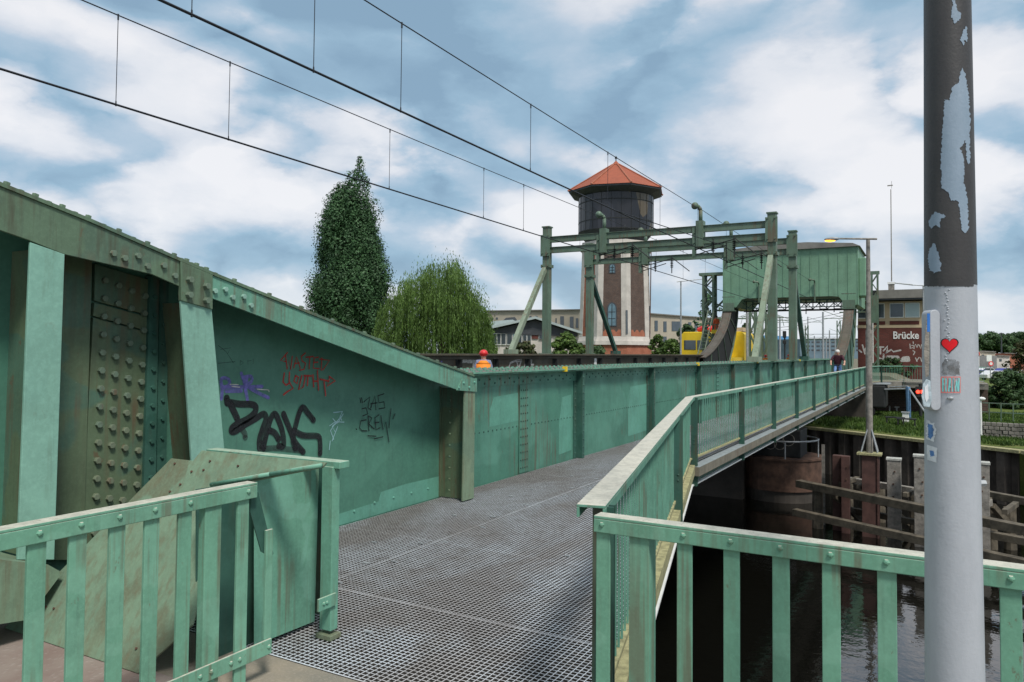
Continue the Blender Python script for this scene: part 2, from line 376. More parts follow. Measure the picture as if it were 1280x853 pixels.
# ------------------------------------------------------------------ world, sun
SKY_OFF = (4.1, 2.7, 1.3); SKY_A, SKY_B = 1.52, 2.92
def make_world():
    w = bpy.data.worlds.new('World'); scene.world = w; w.cycles.sampling_method = 'MANUAL'; w.cycles.sample_map_resolution = 256; w.use_nodes = True; t = w.node_tree; t.nodes.clear()
    out = nd(t, 'ShaderNodeOutputWorld'); bg = nd(t, 'ShaderNodeBackground'); t.links.new(bg.outputs[0], out.inputs[0])
    sky = nd(t, 'ShaderNodeTexSky', sky_type='NISHITA', sun_disc=False); sky.sun_elevation = SUN_EL; sky.sun_rotation = SUN_ROT
    sky.dust_density = 1.6; sky.air_density = 1.0; sky.ozone_density = 1.5
    tc = nd(t, 'ShaderNodeTexCoord'); s = nd(t, 'ShaderNodeSeparateXYZ'); t.links.new(tc.outputs['Generated'], s.inputs[0])
    zz = mul(t, s.outputs[2], .30, 'ADD')
    def cloudvec(off, dz=0, sc=1.0):
        z_ = mul(t, zz, dz, 'ADD'); cm = nd(t, 'ShaderNodeCombineXYZ')
        q = mul(t, zz, .55, 'POWER')
        t.links.new(mul(t, s.outputs[0], q, 'DIVIDE'), cm.inputs[0]); t.links.new(mul(t, s.outputs[1], q, 'DIVIDE'), cm.inputs[1]); t.links.new(mul(t, z_, 2.3), cm.inputs[2])
        m = nd(t, 'ShaderNodeMapping'); m.inputs['Location'].default_value = off; m.inputs['Scale'].default_value = (sc,)*3
        t.links.new(cm.outputs[0], m.inputs[0]); return m.outputs[0]
    O = SKY_OFF
    def field(dz):
        v = cloudvec(O, dz)
        wv = nd(t, 'ShaderNodeTexNoise'); wv.inputs['Scale'].default_value = 4.5; wv.inputs['Detail'].default_value = 7; wv.inputs['Roughness'].default_value = .6; t.links.new(v, wv.inputs['Vector'])
        va = nd(t, 'ShaderNodeVectorMath', operation='SCALE'); va.inputs['Scale'].default_value = .17; t.links.new(wv.outputs[1], va.inputs[0])
        vb = nd(t, 'ShaderNodeVectorMath', operation='ADD'); t.links.new(v, vb.inputs[0]); t.links.new(va.outputs[0], vb.inputs[1])
        a = noise(t, vb.outputs[0], 1.5, 2, .5)
        rn = nd(t, 'ShaderNodeTexNoise'); rn.noise_type = 'RIDGED_MULTIFRACTAL'; rn.normalize = True
        rn.inputs['Scale'].default_value = 2.6; rn.inputs['Detail'].default_value = 7; rn.inputs['Roughness'].default_value = .5
        rn.inputs['Offset'].default_value = .9; rn.inputs['Gain'].default_value = 1.2; t.links.new(vb.outputs[0], rn.inputs['Vector'])
        return mul(t, mul(t, a, .80), mul(t, mul(t, 1.0, rn.outputs[0], 'SUBTRACT'), .19), 'ADD')
    d1 = field(0); d2 = field(.05)
    low = noise(t, cloudvec((3.3, 8.3, 2.2)), 1.1, 3, .5)
    mid = noise(t, cloudvec((9.1, 3.3, 2.2)), 3.6, 8, .64)
    br = mul(t, mul(t, d1, d2, 'SUBTRACT'), 3.2)                       # lit tops, grey bases
    v_ = mul(t, mul(t, d1, 2.6), br, 'ADD'); v_ = mul(t, v_, mul(t, low, 1.5), 'ADD'); v_ = mul(t, v_, mul(t, mid, .62), 'ADD')
    cr = nd(t, 'ShaderNodeValToRGB'); t.links.new(ramp(t, v_, SKY_A, SKY_B), cr.inputs[0])
    E = cr.color_ramp.elements; E[0].position = 0; E[0].color = (.235, .365, .49, 1); E[1].position = 1; E[1].color = (.83, .83, .85, 1)
    for p_, c_ in ((.28, (.30, .45, .58)), (.5, (.44, .55, .66)), (.64, (.60, .65, .72)), (.76, (.72, .745, .79))): e_ = E.new(p_); e_.color = (*c_, 1)
    sc_ = nd(t, 'ShaderNodeVectorMath', operation='SCALE'); sc_.inputs['Scale'].default_value = 9.8; t.links.new(cr.outputs[0], sc_.inputs[0])
    col = mix(t, .88, sky.outputs[0], sc_.outputs[0])
    hz = ramp(t, s.outputs[2], 0.0, .12, .45, 0.0)
    col = mix(t, hz, col, (5.9, 6.9, 7.8))
    t.links.new(col, bg.inputs[0]); bg.inputs[1].default_value = .1
# direction towards sun: behind the camera, to the right
SUN_EL = R(56); az = math.atan2(-.55, .75)       # math angle of the horizontal direction to the sun
SUN_ROT = math.pi/2 - az
make_world()
sd = bpy.data.lights.new('sun', 'SUN'); sd.energy = 3.0; sd.angle = R(11); sd.color = (1, .96, .9)
sun = bpy.data.objects.new('sun', sd); C.objects.link(sun)
dv = Vector((math.cos(SUN_EL)*math.cos(az), math.cos(SUN_EL)*math.sin(az), math.sin(SUN_EL)))
sun.rotation_euler = dv.to_track_quat('Z', 'Y').to_euler()
scene.view_settings.view_transform = 'Standard'; scene.view_settings.look = 'None'; scene.view_settings.gamma = 1
scene.view_settings.exposure = 0.22

XW = -4.86      # face of the near girder web
XF = -4.47      # front of its flanges
XR = -3.15      # straight railing
XG = -13.0      # far girder

# ------------------------------------------------------------------ setting
WZ = -4.2; LZ = -2.0
mb = MB(); mb.add([(-400, -120, WZ), (400, -120, WZ), (400, 60, WZ), (-400, 60, WZ)], [(0, 1, 2, 3)]); struct(mb, 'water', 'water')
bank = [(-400, 38), (-60, 37), (-9, 40.6), (-5.6, 40.4), (3.1, 35.1), (24, 22.3), (60, 5), (400, -60)]
# land sheet with bank front
mb = MB(); n = len(bank)
vs = [(x, y+.25, LZ) for x, y in bank]+[(x, 3000, LZ) if abs(x) > 300 else (x*20, 3000, LZ) for x, y in bank]
mb.add(vs, [(i, i+1, i+1+n, i+n) for i in range(n-1)])
mb.add([(x, y+.25, LZ) for x, y in bank]+[(x, y+.25, WZ-1) for x, y in bank], [(i, i+1, i+1+n, i+n) for i in range(n-1)])
struct(mb, 'ground', 'grass')
# railway yard embankment
mb = MB(); mb.prism([(-40, LZ-.5), (-36, .25), (-2.5, .25), (3, LZ-.5)], 'y', 55.5, 320); struct(mb, 'embankment', 'yard')
mb = MB(); mb.prism([(-4.7, -8), (9, -8), (9, 2.78), (-1.3, 2.78), (-1.3, 2.883), (-4.7, 2.883)], 'z', -.5, 0); struct(mb, 'pavement', 'pave')
mb = MB(); mb.box(-5.8, -2.75, -3, 2.42, 0.004, .016); struct(mb, 'steel_floor', 'tread')
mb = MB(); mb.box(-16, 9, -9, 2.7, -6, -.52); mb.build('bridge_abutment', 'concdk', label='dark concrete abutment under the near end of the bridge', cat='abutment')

# --- grating walkway
def rail_x(y):   # x of outer railing at y
    return -1.27+(y-2.89)*(XR+1.27)/(10.94-2.89) if y < 10.94 else XR
mb = MB(); y = 2.92; k = 0
while y < 48:
    x1 = min(rail_x(y)-.03, XR+.06 if y > 10.94 else 9)
    mb.box(XW+.02, x1, y, y+.0062, -.028, 0.0)
    y += .034 if y < 30 else .05
x = XW+.03
while x < -1.25:
    yend = 48
    if x > XR: yend = 2.89+(x+1.27)/(XR+1.27)*(10.94-2.89)
    mb.box(x, x+.0062, 2.9, yend, -.010, .0012); x += .034
# panel joints
for xj in (-3.75, -2.72):
    mb.box(xj-.0025, xj+.0025, 2.9, 48 if xj < -3.2 else 2.89+(xj+1.27)/(XR+1.27)*(10.94-2.89), -.03, .0016)
for yj in [2.9+1.02, 5.3, 7.1, 8.9, 10.8, 12.6, 14.4, 16.2, 18, 20, 22, 24]: mb.box(XW+.02, rail_x(yj)-.03, yj-.005, yj+.003, -.03, .0016)
mb.box(XW+.02, rail_x(2.9), 2.885, 2.895, -.04, .004)
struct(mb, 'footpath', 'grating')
mb = MB()
for i in range(70):
    yy = 3.4+i*.62+random.uniform(-.1, .1)
    for dx in (-.09, .06):
        if random.random() < .8: mb.box(-3.75+dx, -3.75+dx+.05, yy+dx, yy+dx+.02, .003, .012)
for i in range(26):
    yy = 3.2+i*.8+random.uniform(-.2, .2); xx = random.choice([-2.6, -2.9, -4.2])
    if xx < rail_x(yy)-.15: mb.box(xx, xx+.045, yy, yy+.02, .003, .012)
mb.build('grating_clip', 'galv', label='small galvanised clips fixing the grating of the walkway', cat='clips', kind='stuff')

# --- understructure: walkway joists and edge
bs = thing('walkway_frame', 'steel frame with grimy edge beam carrying the grating walkway', 'steel frame', (XR, 11, -.1))
mb = MB(); mb.box(XR-.05, XR+.14, 10.95, 48, -.17, -.035); mb.build('edge_beam', 'edge', bs)
mb = MB(); mb.box(XR-.02, XR+.0, 10.95, 48, -.30, -.172); mb.build('stringer_web', 'stiff', bs)
mb = MB(); mb.box(XR-.07, XR+.05, 10.7, 48, -.325, -.302); mb.build('stringer_flange', 'white', bs)
A = Vector((-1.27, 2.89, 0)); B = Vector((XR, 10.94, 0)); dAB = (B-A).normalized(); nAB = Vector((dAB.y, -dAB.x, 0))
mb = MB(); mb.bar(A+nAB*.03+Vector((0, 0, -.075)), B+nAB*.03+Vector((0, 0, -.075)), .09, .13); mb.build('splay_edge_beam', 'lichen', bs)
mb = MB(); mb.bar(A+Vector((0, 0, -.22)), B+Vector((0, 0, -.22)), .02, .15); mb.bar(A+Vector((0, 0, -.31)), B+Vector((0, 0, -.31)), .1, .02, mi=1); mb.build('splay_stringer', ['stiff', 'white'], bs)
mb = MB()
for i in range(28): yy = 3.6+i*1.65; mb.box(XW+.05, rail_x(yy)-.06, yy, yy+.08, -.2, -.034)
for xx in (-4.3, -3.6): mb.box(xx, xx+.07, 2.7, 48, -.34, -.201)
mb.build('joist', 'dark', bs)

# ------------------------------------------------------------------ railway deck, far girder
dk = thing('railway_deck', 'dark railway deck with rails between the two bridge girders', 'bridge deck', (-9, 25, -.2))
mb = MB(); mb.box(-12.8, -4.95, -6, 56, -.75, -.12); mb.build('deck_slab', 'dark', dk)
for xt in (-10.9, -7.2):
    for s_ in (-.72, .72):
        mb = MB(); mb.box(xt+s_-.035, xt+s_+.035, -6, 60, -.119, .04); mb.build('rail', 'rail', dk)
mb = MB()
for i in range(95): yy = -5+i*.64; [mb.box(xt-1.25, xt+1.25, yy, yy+.22, -.119, -.05) for xt in (-10.9, -7.2)]
mb.build('sleeper', 'timberdk', dk, kind='stuff')

def girder_far():
    t = thing('far_girder', 'dark brown plate girder along the far side of the railway bridge', 'girder', (XG, 25, 0))
    mb = MB(); mb.box(XG-.01, XG+.01, -4, 48.2, -.9, 1.52); mb.build('web', 'brown', t)
    mb = MB(); mb.box(XG-.25, XG+.22, -4, 48.2, 1.52, 1.575); mb.box(XG+.01, XG+.07, -4, 48.2, 1.40, 1.518); mb.build('top_flange', 'brown', t)
    mb = MB(); mb.box(XG-.25, XG+.22, -4, 50, -.95, -.9); mb.build('bottom_flange', 'brown', t)
    for i in range(22):
        yy = -1+i*2.27; mb = MB(); mb.box(XG+.012, XG+.17, yy, yy+.03, -.75, 1.398); mb.box(XG+.012, XG+.03, yy-.12, yy+.15, -.75, 1.398); mb.build('stiffener', 'dark' if 1 else '', t)
    # graffiti and white board, placed on the web
    def stroke(mbx, pts, w): ribbon(mbx, [onX(a, b, XG+.014) for a, b in pts], w, (1, 0, 0))
    for name, m, strokes, w in (
        ('graffiti', 'whiteg', [[(583,451),(577,452),(571,456),(570,463),(571,466)], [(585,452),(600,452)], [(592,452),(592,465)]], .12),
        ('graffiti', 'whiteg', [[(652,450),(645,451),(638,454),(636,460)], [(645,452),(652,451)], [(646,452),(648,460)], [(652,450),(649,459)],
            [(661,451),(657,453),(655,461)], [(658,451),(665,451)], [(665,451),(663,457),(665,462)], [(660,456),(667,456)]], .07),
        ('graffiti', 'purple', [[(536,452),(543,458)], [(545,452),(541,460)], [(548,454),(552,460)], [(531,456),(550,458)], [(552,453),(546,462)], [(529,452),(534,459)]], .1)):
        mb = MB(); [stroke(mb, q, w) for q in strokes]; mb.build(name, m, t)
    mb = MB(); p = onX(744, 447, XG+.03); mb.box(XG+.02, XG+.05, p.y-.12, p.y+.12, p.z-.35, p.z); mb.build('marker_board', 'white', t)
def ribbon(mbx, pts, w, nrm, mi=0, off=0):
    nrm = Vector(nrm); L = []; 
    P = [Vector(p) for p in pts]
    for i, p in enumerate(P):
        d = (P[min(i+1, len(P)-1)]-P[max(i-1, 0)]).normalized(); s_ = d.cross(nrm).normalized()
        L.append((p+s_*w/2+nrm*off, p-s_*w/2+nrm*off))
    vs = [q for pr in L for q in pr]
    mbx.add(vs, [(2*i, 2*i+1, 2*i+3, 2*i+2) for i in range(len(P)-1)], mi)
    for p in (P[0], P[-1]):
        a = nrm.orthogonal().normalized(); b = nrm.cross(a); k0 = 10
        mbx.add([p+nrm*(off+.0002)+(a*math.cos(2*math.pi*k/k0)+b*math.sin(2*math.pi*k/k0))*w/2 for k in range(k0)], [tuple(range(k0))], mi)
def smoothpts(pts, k=6):
    """Catmull-Rom through 2D points"""
    P = [pts[0]]+list(pts)+[pts[-1]]; o = []
    for i in range(1, len(P)-2):
        for j in range(k):
            u = j/k; a, b, c, d = P[i-1], P[i], P[i+1], P[i+2]
            o.append(tuple(.5*((2*b[q])+(-a[q]+c[q])*u+(2*a[q]-5*b[q]+4*c[q]-d[q])*u*u+(-a[q]+3*b[q]-3*c[q]+d[q])*u**3) for q in (0, 1)))
    o.append(tuple(pts[-1])); return o
girder_far()

# ------------------------------------------------------------------ near girder: lift span part
def girder_near():
    t = thing('lift_span_girder', 'long riveted green plate girder beside the grating walkway', 'girder', (XW, 25, 0))
    Y0, Y1 = 7.03, 54
    mb = MB(); mb.box(XW-.02, XW, Y0, Y1, -.5, 1.36); mb.build('web', 'web', t)
    mb = MB(); mb.box(XW-.85, XW+.16, Y0-.02, 48.5, 1.385, 1.405); mb.box(XW-.34, XW+.12, Y0, 48.5, 1.362, 1.384)
    y = Y0+.05
    while y < 46:
        for x in (XW-.78, XW-.62, XW-.3, XW-.14, XW+.0, XW+.09): mb.bolt((x, y+(0.07 if x > XW-.25 else 0), 1.405), (0, 0, 1), .02, .018)
        y += .16 if y < 16 else .34
    mb.build('top_flange', 'chord2', t)
    mb = MB(); mb.box(XW, XW+.012, Y0+.15, Y1-4, 1.21, 1.362)
    y = Y0+.2
    while y < 30: mb.rivet((XW+.012, y, 1.30 if int(y*8) % 2 else 1.25), (1, 0, 0), .016, mi=1); y += .125
    mb.build('flange_angle', ['web', 'stiff'], t)
    mb = MB(); mb.box(XW-.3, XW+.14, Y0, Y1, -.53, -.502); mb.build('bottom_flange', 'stiff', t)
    # rivet seam
    mb = MB(); y = Y0+.1; yy_list = []
    while y < 30:
        if not (8.78 < y < 9.05): mb.rivet((XW, y, .65), (1, 0, 0), .014)
        y += .105
    mb.build('rivet_seam', 'stiff', t)
    for ys in (8.9, 19.4):
        mb = MB(); mb.box(XW, XW+.008, ys-.13, ys+.15, 0.01, 1.20); mb.box(XW+.008, XW+.014, ys-.142, ys-.13, 0.01, 1.20)
        for i in range(11):
            for j in range(4): mb.rivet((XW+.008, ys-.09+j*.06, .08+i*.105), (1, 0, 0), .0155, mi=1)
        mb.build('splice_plate', ['web', 'stiff'], t)
    ys = [10.6+3.4*i for i in range(13)]; ys.insert(6, 27.0)
    for y in ys:
        mb = MB(); mb.box(XW, XW+.016, y-.10, y-.012, .005, 1.208); mb.box(XW, XW+.016, y+.03, y+.09, .005, 1.208); mb.box(XW+.0165, XW+.105, y-.012, y+.006, .005, 1.358)
        mb.box(XW+.105, XW+.12, y-.012, y+.07, .005, 1.358)
        if y < 32:
            for i in range(11): mb.rivet((XW+.016, y-.055, .08+i*.105), (1, 0, 0), .018); mb.rivet((XW+.12, y+.03, .06+i*.12), (1, 0, 0), .017)
        mb.build('stiffener', 'stiff', t)
    for px in (707, 873, 947, 1000, 1100):
        p = onZ(px, 462, 1.41)
        q = ray(px, 460); yy = (XW+.16)/q.x*q.y
        if yy < 50:
            mb = MB(); mb.box(XW+.12, XW+.18, yy-.025, yy+.025, 1.365, 1.44); mb.build('marker_clip', 'yellow', t)
    # repaint patches
    for (a, b, c, d, m) in ((12.9, 13.95, .12, 1.05, 'webpatch'), (8.0, 8.75, .7, 1.1, 'webpatch'), (10.0, 10.45, .12, 1.0, 'webpatch')):
        mb = MB(); mb.prism([(a+.05*math.sin(7*k), c if k == 0 else c) for k in (0,)]+[(b, c+.02), (b-.02, d), (a+.1, d-.03), (a, (c+d)/2)], 'x', XW+.0005, XW+.0015); mb.build('repaint_patch', m, t)
girder_near()

# ------------------------------------------------------------------ near girder: deep sloping end
def yz(px, py, X): p = onX(px, py, X); return (p.y, p.z)
def girder_end():
    t = thing('sloping_girder', 'deep green girder with sloping top chord and graffiti wall at left', 'girder', (XW, 4, 0))
    top = [(-60, 208), (0, 233), (110, 277), (225, 327), (265, 344), (400, 398), (520, 445), (592, 471)]
    tops = [yz(a, b, XF) for a, b in top]
    # web closes below chord
    wtop = [(y, z-.002) for y, z in tops]
    wy = [(-3, tops[0][1]+.6)]+wtop
    poly = [(-3, -.3), (7.0, -.3)]+[(7.0, 1.38)]+list(reversed(wtop))+[(-3, wtop[0][1]+.8)]
    mb = MB(); mb.prism(poly, 'x', XW-.03, XW); mb.build('web', 'webnear', t)
    # lighter repainted band at the foot of the wall
    lo = [(3.2, .004), (6.95, .004), (6.95, .235), (6.3, .24), (5.9, .22), (5.86, .13), (5.2, .11), (5.1, .14), (4.3, .12), (3.2, .14)]
    mb = MB(); mb.prism(lo, 'x', XW+.0006, XW+.002)
    for i in range(12): mb.rivet((XW+.002, 3.4+i*.3, .10+.03*(i > 7)), (1, 0, 0), .016)
    mb.build('repainted_band', 'webpatch', t)
    # top flange, stepping along the chord
    def slab(mb, pts, x0, x1, dz0, dz1):
        for a, b in zip(pts, pts[1:]):
            mb.add([(x0, a[0], a[1]+dz0), (x1, a[0], a[1]+dz0), (x1, b[0], b[1]+dz0), (x0, b[0], b[1]+dz0), (x0, a[0], a[1]+dz1), (x1, a[0], a[1]+dz1), (x1, b[0], b[1]+dz1), (x0, b[0], b[1]+dz1)],
                [(0,3,2,1),(4,5,6,7),(0,1,5,4),(1,2,6,5),(2,3,7,6),(3,0,4,7)])
    mb = MB(); slab(mb, tops, XW-.42, XF+.012, .0, .022);
    for i in range(46):
        u = i/45*(len(tops)-1); k = min(int(u), len(tops)-2); f = u-k
        y = tops[k][0]*(1-f)+tops[k+1][0]*f; z = tops[k][1]*(1-f)+tops[k+1][1]*f
        mb.bolt((XF-.03, y, z+.02), (0, .25, 1), .02, .026 if i % 2 else .014); mb.bolt((XW-.2, y+.08, z+.01), (0, .25, 1), .018, .022)
    mb.build('top_flange', 'chord', t)
    # fascia left (dirty), fascia right (fresh)
    bot = [(-60, 268), (0, 288), (35, 300), (80, 318), (160, 336), (190, 343), (224, 358)]
    mb = MB(); mb.prism([yz(a, b, XF) for a, b in [(-60, 208), (0, 233), (110, 277), (224, 326.5)]]+[yz(a, b, XF) for a, b in reversed(bot)], 'x', XF-.02, XF); 
    o = mb.build('chord_fascia', 'chord', t, bevel=.003)
    for a, b in ((141,317),(155,323),(172,320),(184,333),(204,332),(218,345)): mb = MB(); mb.bolt(onX(a, b, XF), (1, 0, 0), .022, .02); mb.build('bolt', 'boltol', o, bevel=.002)
    mb = MB(); mb.prism([yz(a, b, XF) for a, b in [(265, 344), (400, 398), (520, 445), (592, 471), (592, 488), (570, 487), (520, 469), (400, 424), (265, 373)]], 'x', XF-.02, XF)
    o = mb.build('chord_fascia', 'chord2', t, bevel=.003)
    for a, b in ((268,364),(281,362),(290,372),(304,371),(313,382)): mb = MB(); mb.bolt(onX(a, b, XF), (1, 0, 0), .021, .02); mb.build('bolt', 'boltgr', o, bevel=.002)
    mb = MB(); mb.prism([yz(a, b, XF) for a, b in [(224.4, 327), (264.6, 344), (264.6, 387), (225.4, 376)]], 'x', XF-.022, XF+.012)
    o = mb.build('gusset_plate', 'chord', t, bevel=.003)
    for a, b in ((236,350),(257,358),(235,369),(257,376)): mb = MB(); mb.bolt(onX(a, b, XF+.012), (1, 0, 0), .024, .035); mb.build('bolt', 'boltol', o, bevel=.002)
    mb = MB(); mb.prism([yz(a, b, XF) for a, b in [(577, 474), (595, 473), (595, 490), (570, 488)]], 'x', XF+.001, XF+.012)
    o = mb.build('gusset_plate', 'chord2', t)
    for a, b in ((579.5,479),(593,478),(573.5,485),(586.5,484.5)): mb = MB(); mb.rivet(onX(a, b, XF+.012), (1, 0, 0), .018); mb.build('bolt', 'webpatch', o)
    # underside of the chord between fascia and web
    def stiffp(mb, ptop, pbot, th=.02):   # plate between web and flange along a post, from pixel points on XF plane
        a = onX(*ptop, XF); b = onX(*pbot, XF)
        vs = []
        for p in (a, b):
            for x in (XW, XF-.021): 
                for dy in (0, th): vs.append((x, p.y+dy, p.z))
        mb.add(vs, [(0,1,3,2),(4,6,7,5),(0,4,5,1),(2,3,7,6),(0,2,6,4),(1,5,7,3)])
    # posts: face plate + stiffener plate behind
    def post(face, mat, st_top, st_bot, smat):
        mb = MB(); mb.prism([yz(a, b, XF) for a, b in face], 'x', XF-.02, XF-.0005); mb.build('post_face', mat, t, bevel=.003)
        mb = MB(); stiffp(mb, st_top, st_bot); mb.build('post_web', smat, t)
    post([(38, 303), (81, 318), (68, 700), (22, 700)], 'post', (60, 310), (46, 700), 'olive')
    post([(225.5, 371), (264.5, 383), (284, 600), (242, 610)], 'post', (244, 378), (262, 605), 'olive')
    post([(581, 488), (594, 488), (592.5, 623), (578.5, 627)], 'oldpost', (587, 486), (585.5, 625), 'olive')
    # angle irons with rivets against the web in front of the right post
    p = onX(550, 560, XW); mb = MB(); mb.box(XW, XW+.02, p.y-.02, p.y+.10, .01, 1.25)
    for i in range(10): mb.rivet((XW+.02, p.y+.02, .1+i*.12), (1, 0, 0), .013)
    q = onX(581, 600, XF)
    for i in range(9): mb.rivet((XW+.17, q.y+.02, .1+i*.125), (0, -1, 0), .016)
    mb.build('corner_angle', 'olive', t)
    # bolted splice column between the two left posts
    XS = XW+.05
    mb = MB(); mb.prism([yz(a, b, XS) for a, b in [(76, 300), (116, 300), (104, 700), (62, 700)]], 'x', XW, XS); mb.build('cover_strip', 'olive', t)
    XS2 = XW+.035
    cp = []
    for nm, q in (('splice_plate', [(119, 330), (187, 350), (185, 394), (118, 376)]), ('splice_plate', [(118, 378.5), (185, 396.5), (184.5, 414), (116.5, 395)]),
                  ('splice_plate', [(116.5, 397), (184.5, 416), (176, 700), (101, 700)])):
        mb = MB(); mb.prism([yz(a, b, XS2) for a, b in q], 'x', XW, XS2); cp.append(mb.build(nm, 'olive', t, bevel=.003))
    rows = []
    for r_ in range(15):
        yb = 351+r_*22.5
        for c_ in range(4):
            px = 130.5+c_*16.6-(r_*.95); py = yb+c_*6.5-(r_*c_*.36)
            pr = cp[0] if py < 388 else (cp[1] if r_ == 2 else cp[2])
            mb = MB(); mb.bolt(onX(px, py, XS2), (1, 0, 0), .024, .024); b_ = mb.build('bolt', 'boltol', pr, bevel=.003)
    # two angle strips right of the splice
    XA = XW+.06
    mb = MB(); mb.prism([yz(a, b, XA) for a, b in [(188, 345), (199, 349), (194, 640), (178.5, 640)]], 'x', XW, XA)
    for i in range(13): mb.bolt(onX(193.5-i*.55, 372+i*22.5, XA), (1, 0, 0), .017, .015)
    mb.build('angle_strip', 'stiff', t)
    XB = XW+.03
    mb = MB(); mb.prism([yz(a, b, XB) for a, b in [(199.5, 350), (211, 353), (207, 640), (195, 640)]], 'x', XW, XB)
    for i in range(12): mb.bolt(onX(205-i*.4, 383+i*23.5, XB), (1, 0, 0), .014, .013)
    mb.build('angle_strip', 'stiff', t)
    # ledge plates low on the left
    mb = MB(); mb.prism([yz(a, b, XF+.1) for a, b in [(-60, 694), (60, 706), (78, 716), (34, 775), (-60, 790)]], 'x', XW, XF+.1); mb.build('foot_plate', 'plate', t)
    # ---------------- graffiti (flat paint on the web)
    X0 = XW+.0022
    def gr(strokes, mat, w, name='graffiti', off=0, sm=True):
        mb = MB()
        for i, s_ in enumerate(strokes):
            pts = smoothpts(s_, 5) if sm and len(s_) > 2 else s_
            ribbon(mb, [onX(a, b, X0+off+i*.0007) for a, b in pts], w, (1, 0, 0))
        return mb.build(name, mat, t)
    c4 = lambda L: [[(240+a*.2, 430+b*.2) for a, b in s_] for s_ in L]     # from a 5x enlargement
    K = .199
    def e(L): return [[(240+a*K, 430+b*K) for a, b in s_] for s_ in L]
    gr(e([[(218,340),(222,372)], [(225,365),(300,378),(370,380),(400,395),(395,430),(350,470),(290,500),(255,525),(250,548),(275,548),(330,510),(400,470),(450,440),(465,470),(445,530),(425,600),(425,655)],
          [(240,375),(262,420),(285,470)], [(545,640),(575,640),(570,560),(545,480),(520,440),(495,470),(475,540),(455,620),(450,655)], [(490,545),(520,560),(545,600)],
          [(575,440),(600,500),(625,560),(650,620),(700,680)], [(640,560),(660,480),(680,420),(700,400),(725,430),(765,480)], [(640,545),(700,575),(790,580),(805,620),(805,690)], [(640,560),(635,610),(650,655)]]), 'black', .056, off=.001)
    gr(e([[(300,520),(330,560),(335,590)], [(450,660),(520,655),(600,662),(690,672)], [(430,640),(430,660)]]), 'blackthin', .05, off=.0006)
    gr(e([[(600,55),(556,105),(592,112)], [(588,75),(598,162),(609,105),(620,165),(630,80)], [(640,150),(656,82),(680,152)], [(645,125),(674,120)], [(712,58),(686,80),(692,108),(714,122),(704,160),(676,166)],
          [(716,85),(762,80)], [(740,82),(736,156)], [(794,84),(768,88),(762,152),(798,156)], [(765,118),(790,115)], [(816,90),(812,166)], [(802,96),(864,104),(822,164)]]), 'red', .012, sm=False)
    gr(e([[(580,185),(572,240),(590,260),(615,245)], [(612,180),(610,240),(635,280),(600,300),(575,320)], [(650,205),(640,235),(660,250),(670,210),(650,200)], [(690,200),(670,290),(700,270),(712,205)],
          [(705,200),(750,202)], [(728,205),(725,262)], [(760,195),(765,270)], [(765,235),(785,235)], [(788,170),(795,290)], [(805,222),(860,235)], [(830,240),(840,325)], [(862,205),(900,232),(850,265),(865,210)]]), 'red', .0155, sm=False)
    gr(e([[(185,345),(190,290),(182,230),(200,215),(230,225),(235,255),(200,280)], [(200,270),(280,272),(440,268)], [(215,298),(310,296)], [(310,185),(330,250),(350,360)], [(320,210),(370,205),(375,235),(350,265),(420,310),(480,338)], [(345,215),(335,300)]]), 'purple', .03, off=-.0012)
    gr(e([[(240,255),(290,257)], [(250,268),(300,272)], [(410,285),(450,288),(478,290),(484,300)]]), 'whiteg', .009, off=.002)
    gr(e([[(890,432),(945,425)], [(945,425),(925,470),(900,500),(880,520)], [(950,440),(920,490),(880,520),(900,555),(915,520)], [(865,515),(900,490),(955,492)], [(900,500),(870,545),(890,600)], [(915,520),(880,610)], [(868,610),(862,665)], [(885,470),(910,500)], [(930,455),(940,480)]]), 'cyanp', .009, sm=False)
    gr(e([[(165,10),(215,50),(260,120)], [(165,122),(270,112)], [(180,35),(245,25),(225,60)], [(305,105),(302,135),(325,120),(305,105)], [(350,105),(352,130)], [(352,108),(372,105)], [(385,95),(384,125)]]), 'blackthin', .004, sm=False)
    S = .25
    def f4(L): return [[(240+a*S, 360+b*S) for a, b in s_] for s_ in L]
    gr(f4([[(840,552),(845,575)], [(848,550),(853,575)], [(850,605),(870,600),(880,630),(855,640)], [(860,570),(890,545),(880,600),(895,610)], [(895,600),(915,540),(920,610)], [(895,580),(925,575)], [(960,530),(930,540),(935,575),(960,570),(965,600),(935,605)],
           [(870,660),(845,665),(838,700),(850,715),(875,715)], [(882,640),(885,715)], [(882,640),(900,650),(885,680),(910,705)], [(935,635),(915,650),(920,710),(940,700)], [(915,675),(935,672)], [(945,640),(955,710),(970,670),(985,770)], [(995,605),(985,700)], [(1015,630),(1005,655)],
           [(880,740),(920,742)], [(912,755),(955,745)], [(820,706),(824,708)]]), 'black', .012, sm=False)
girder_end()

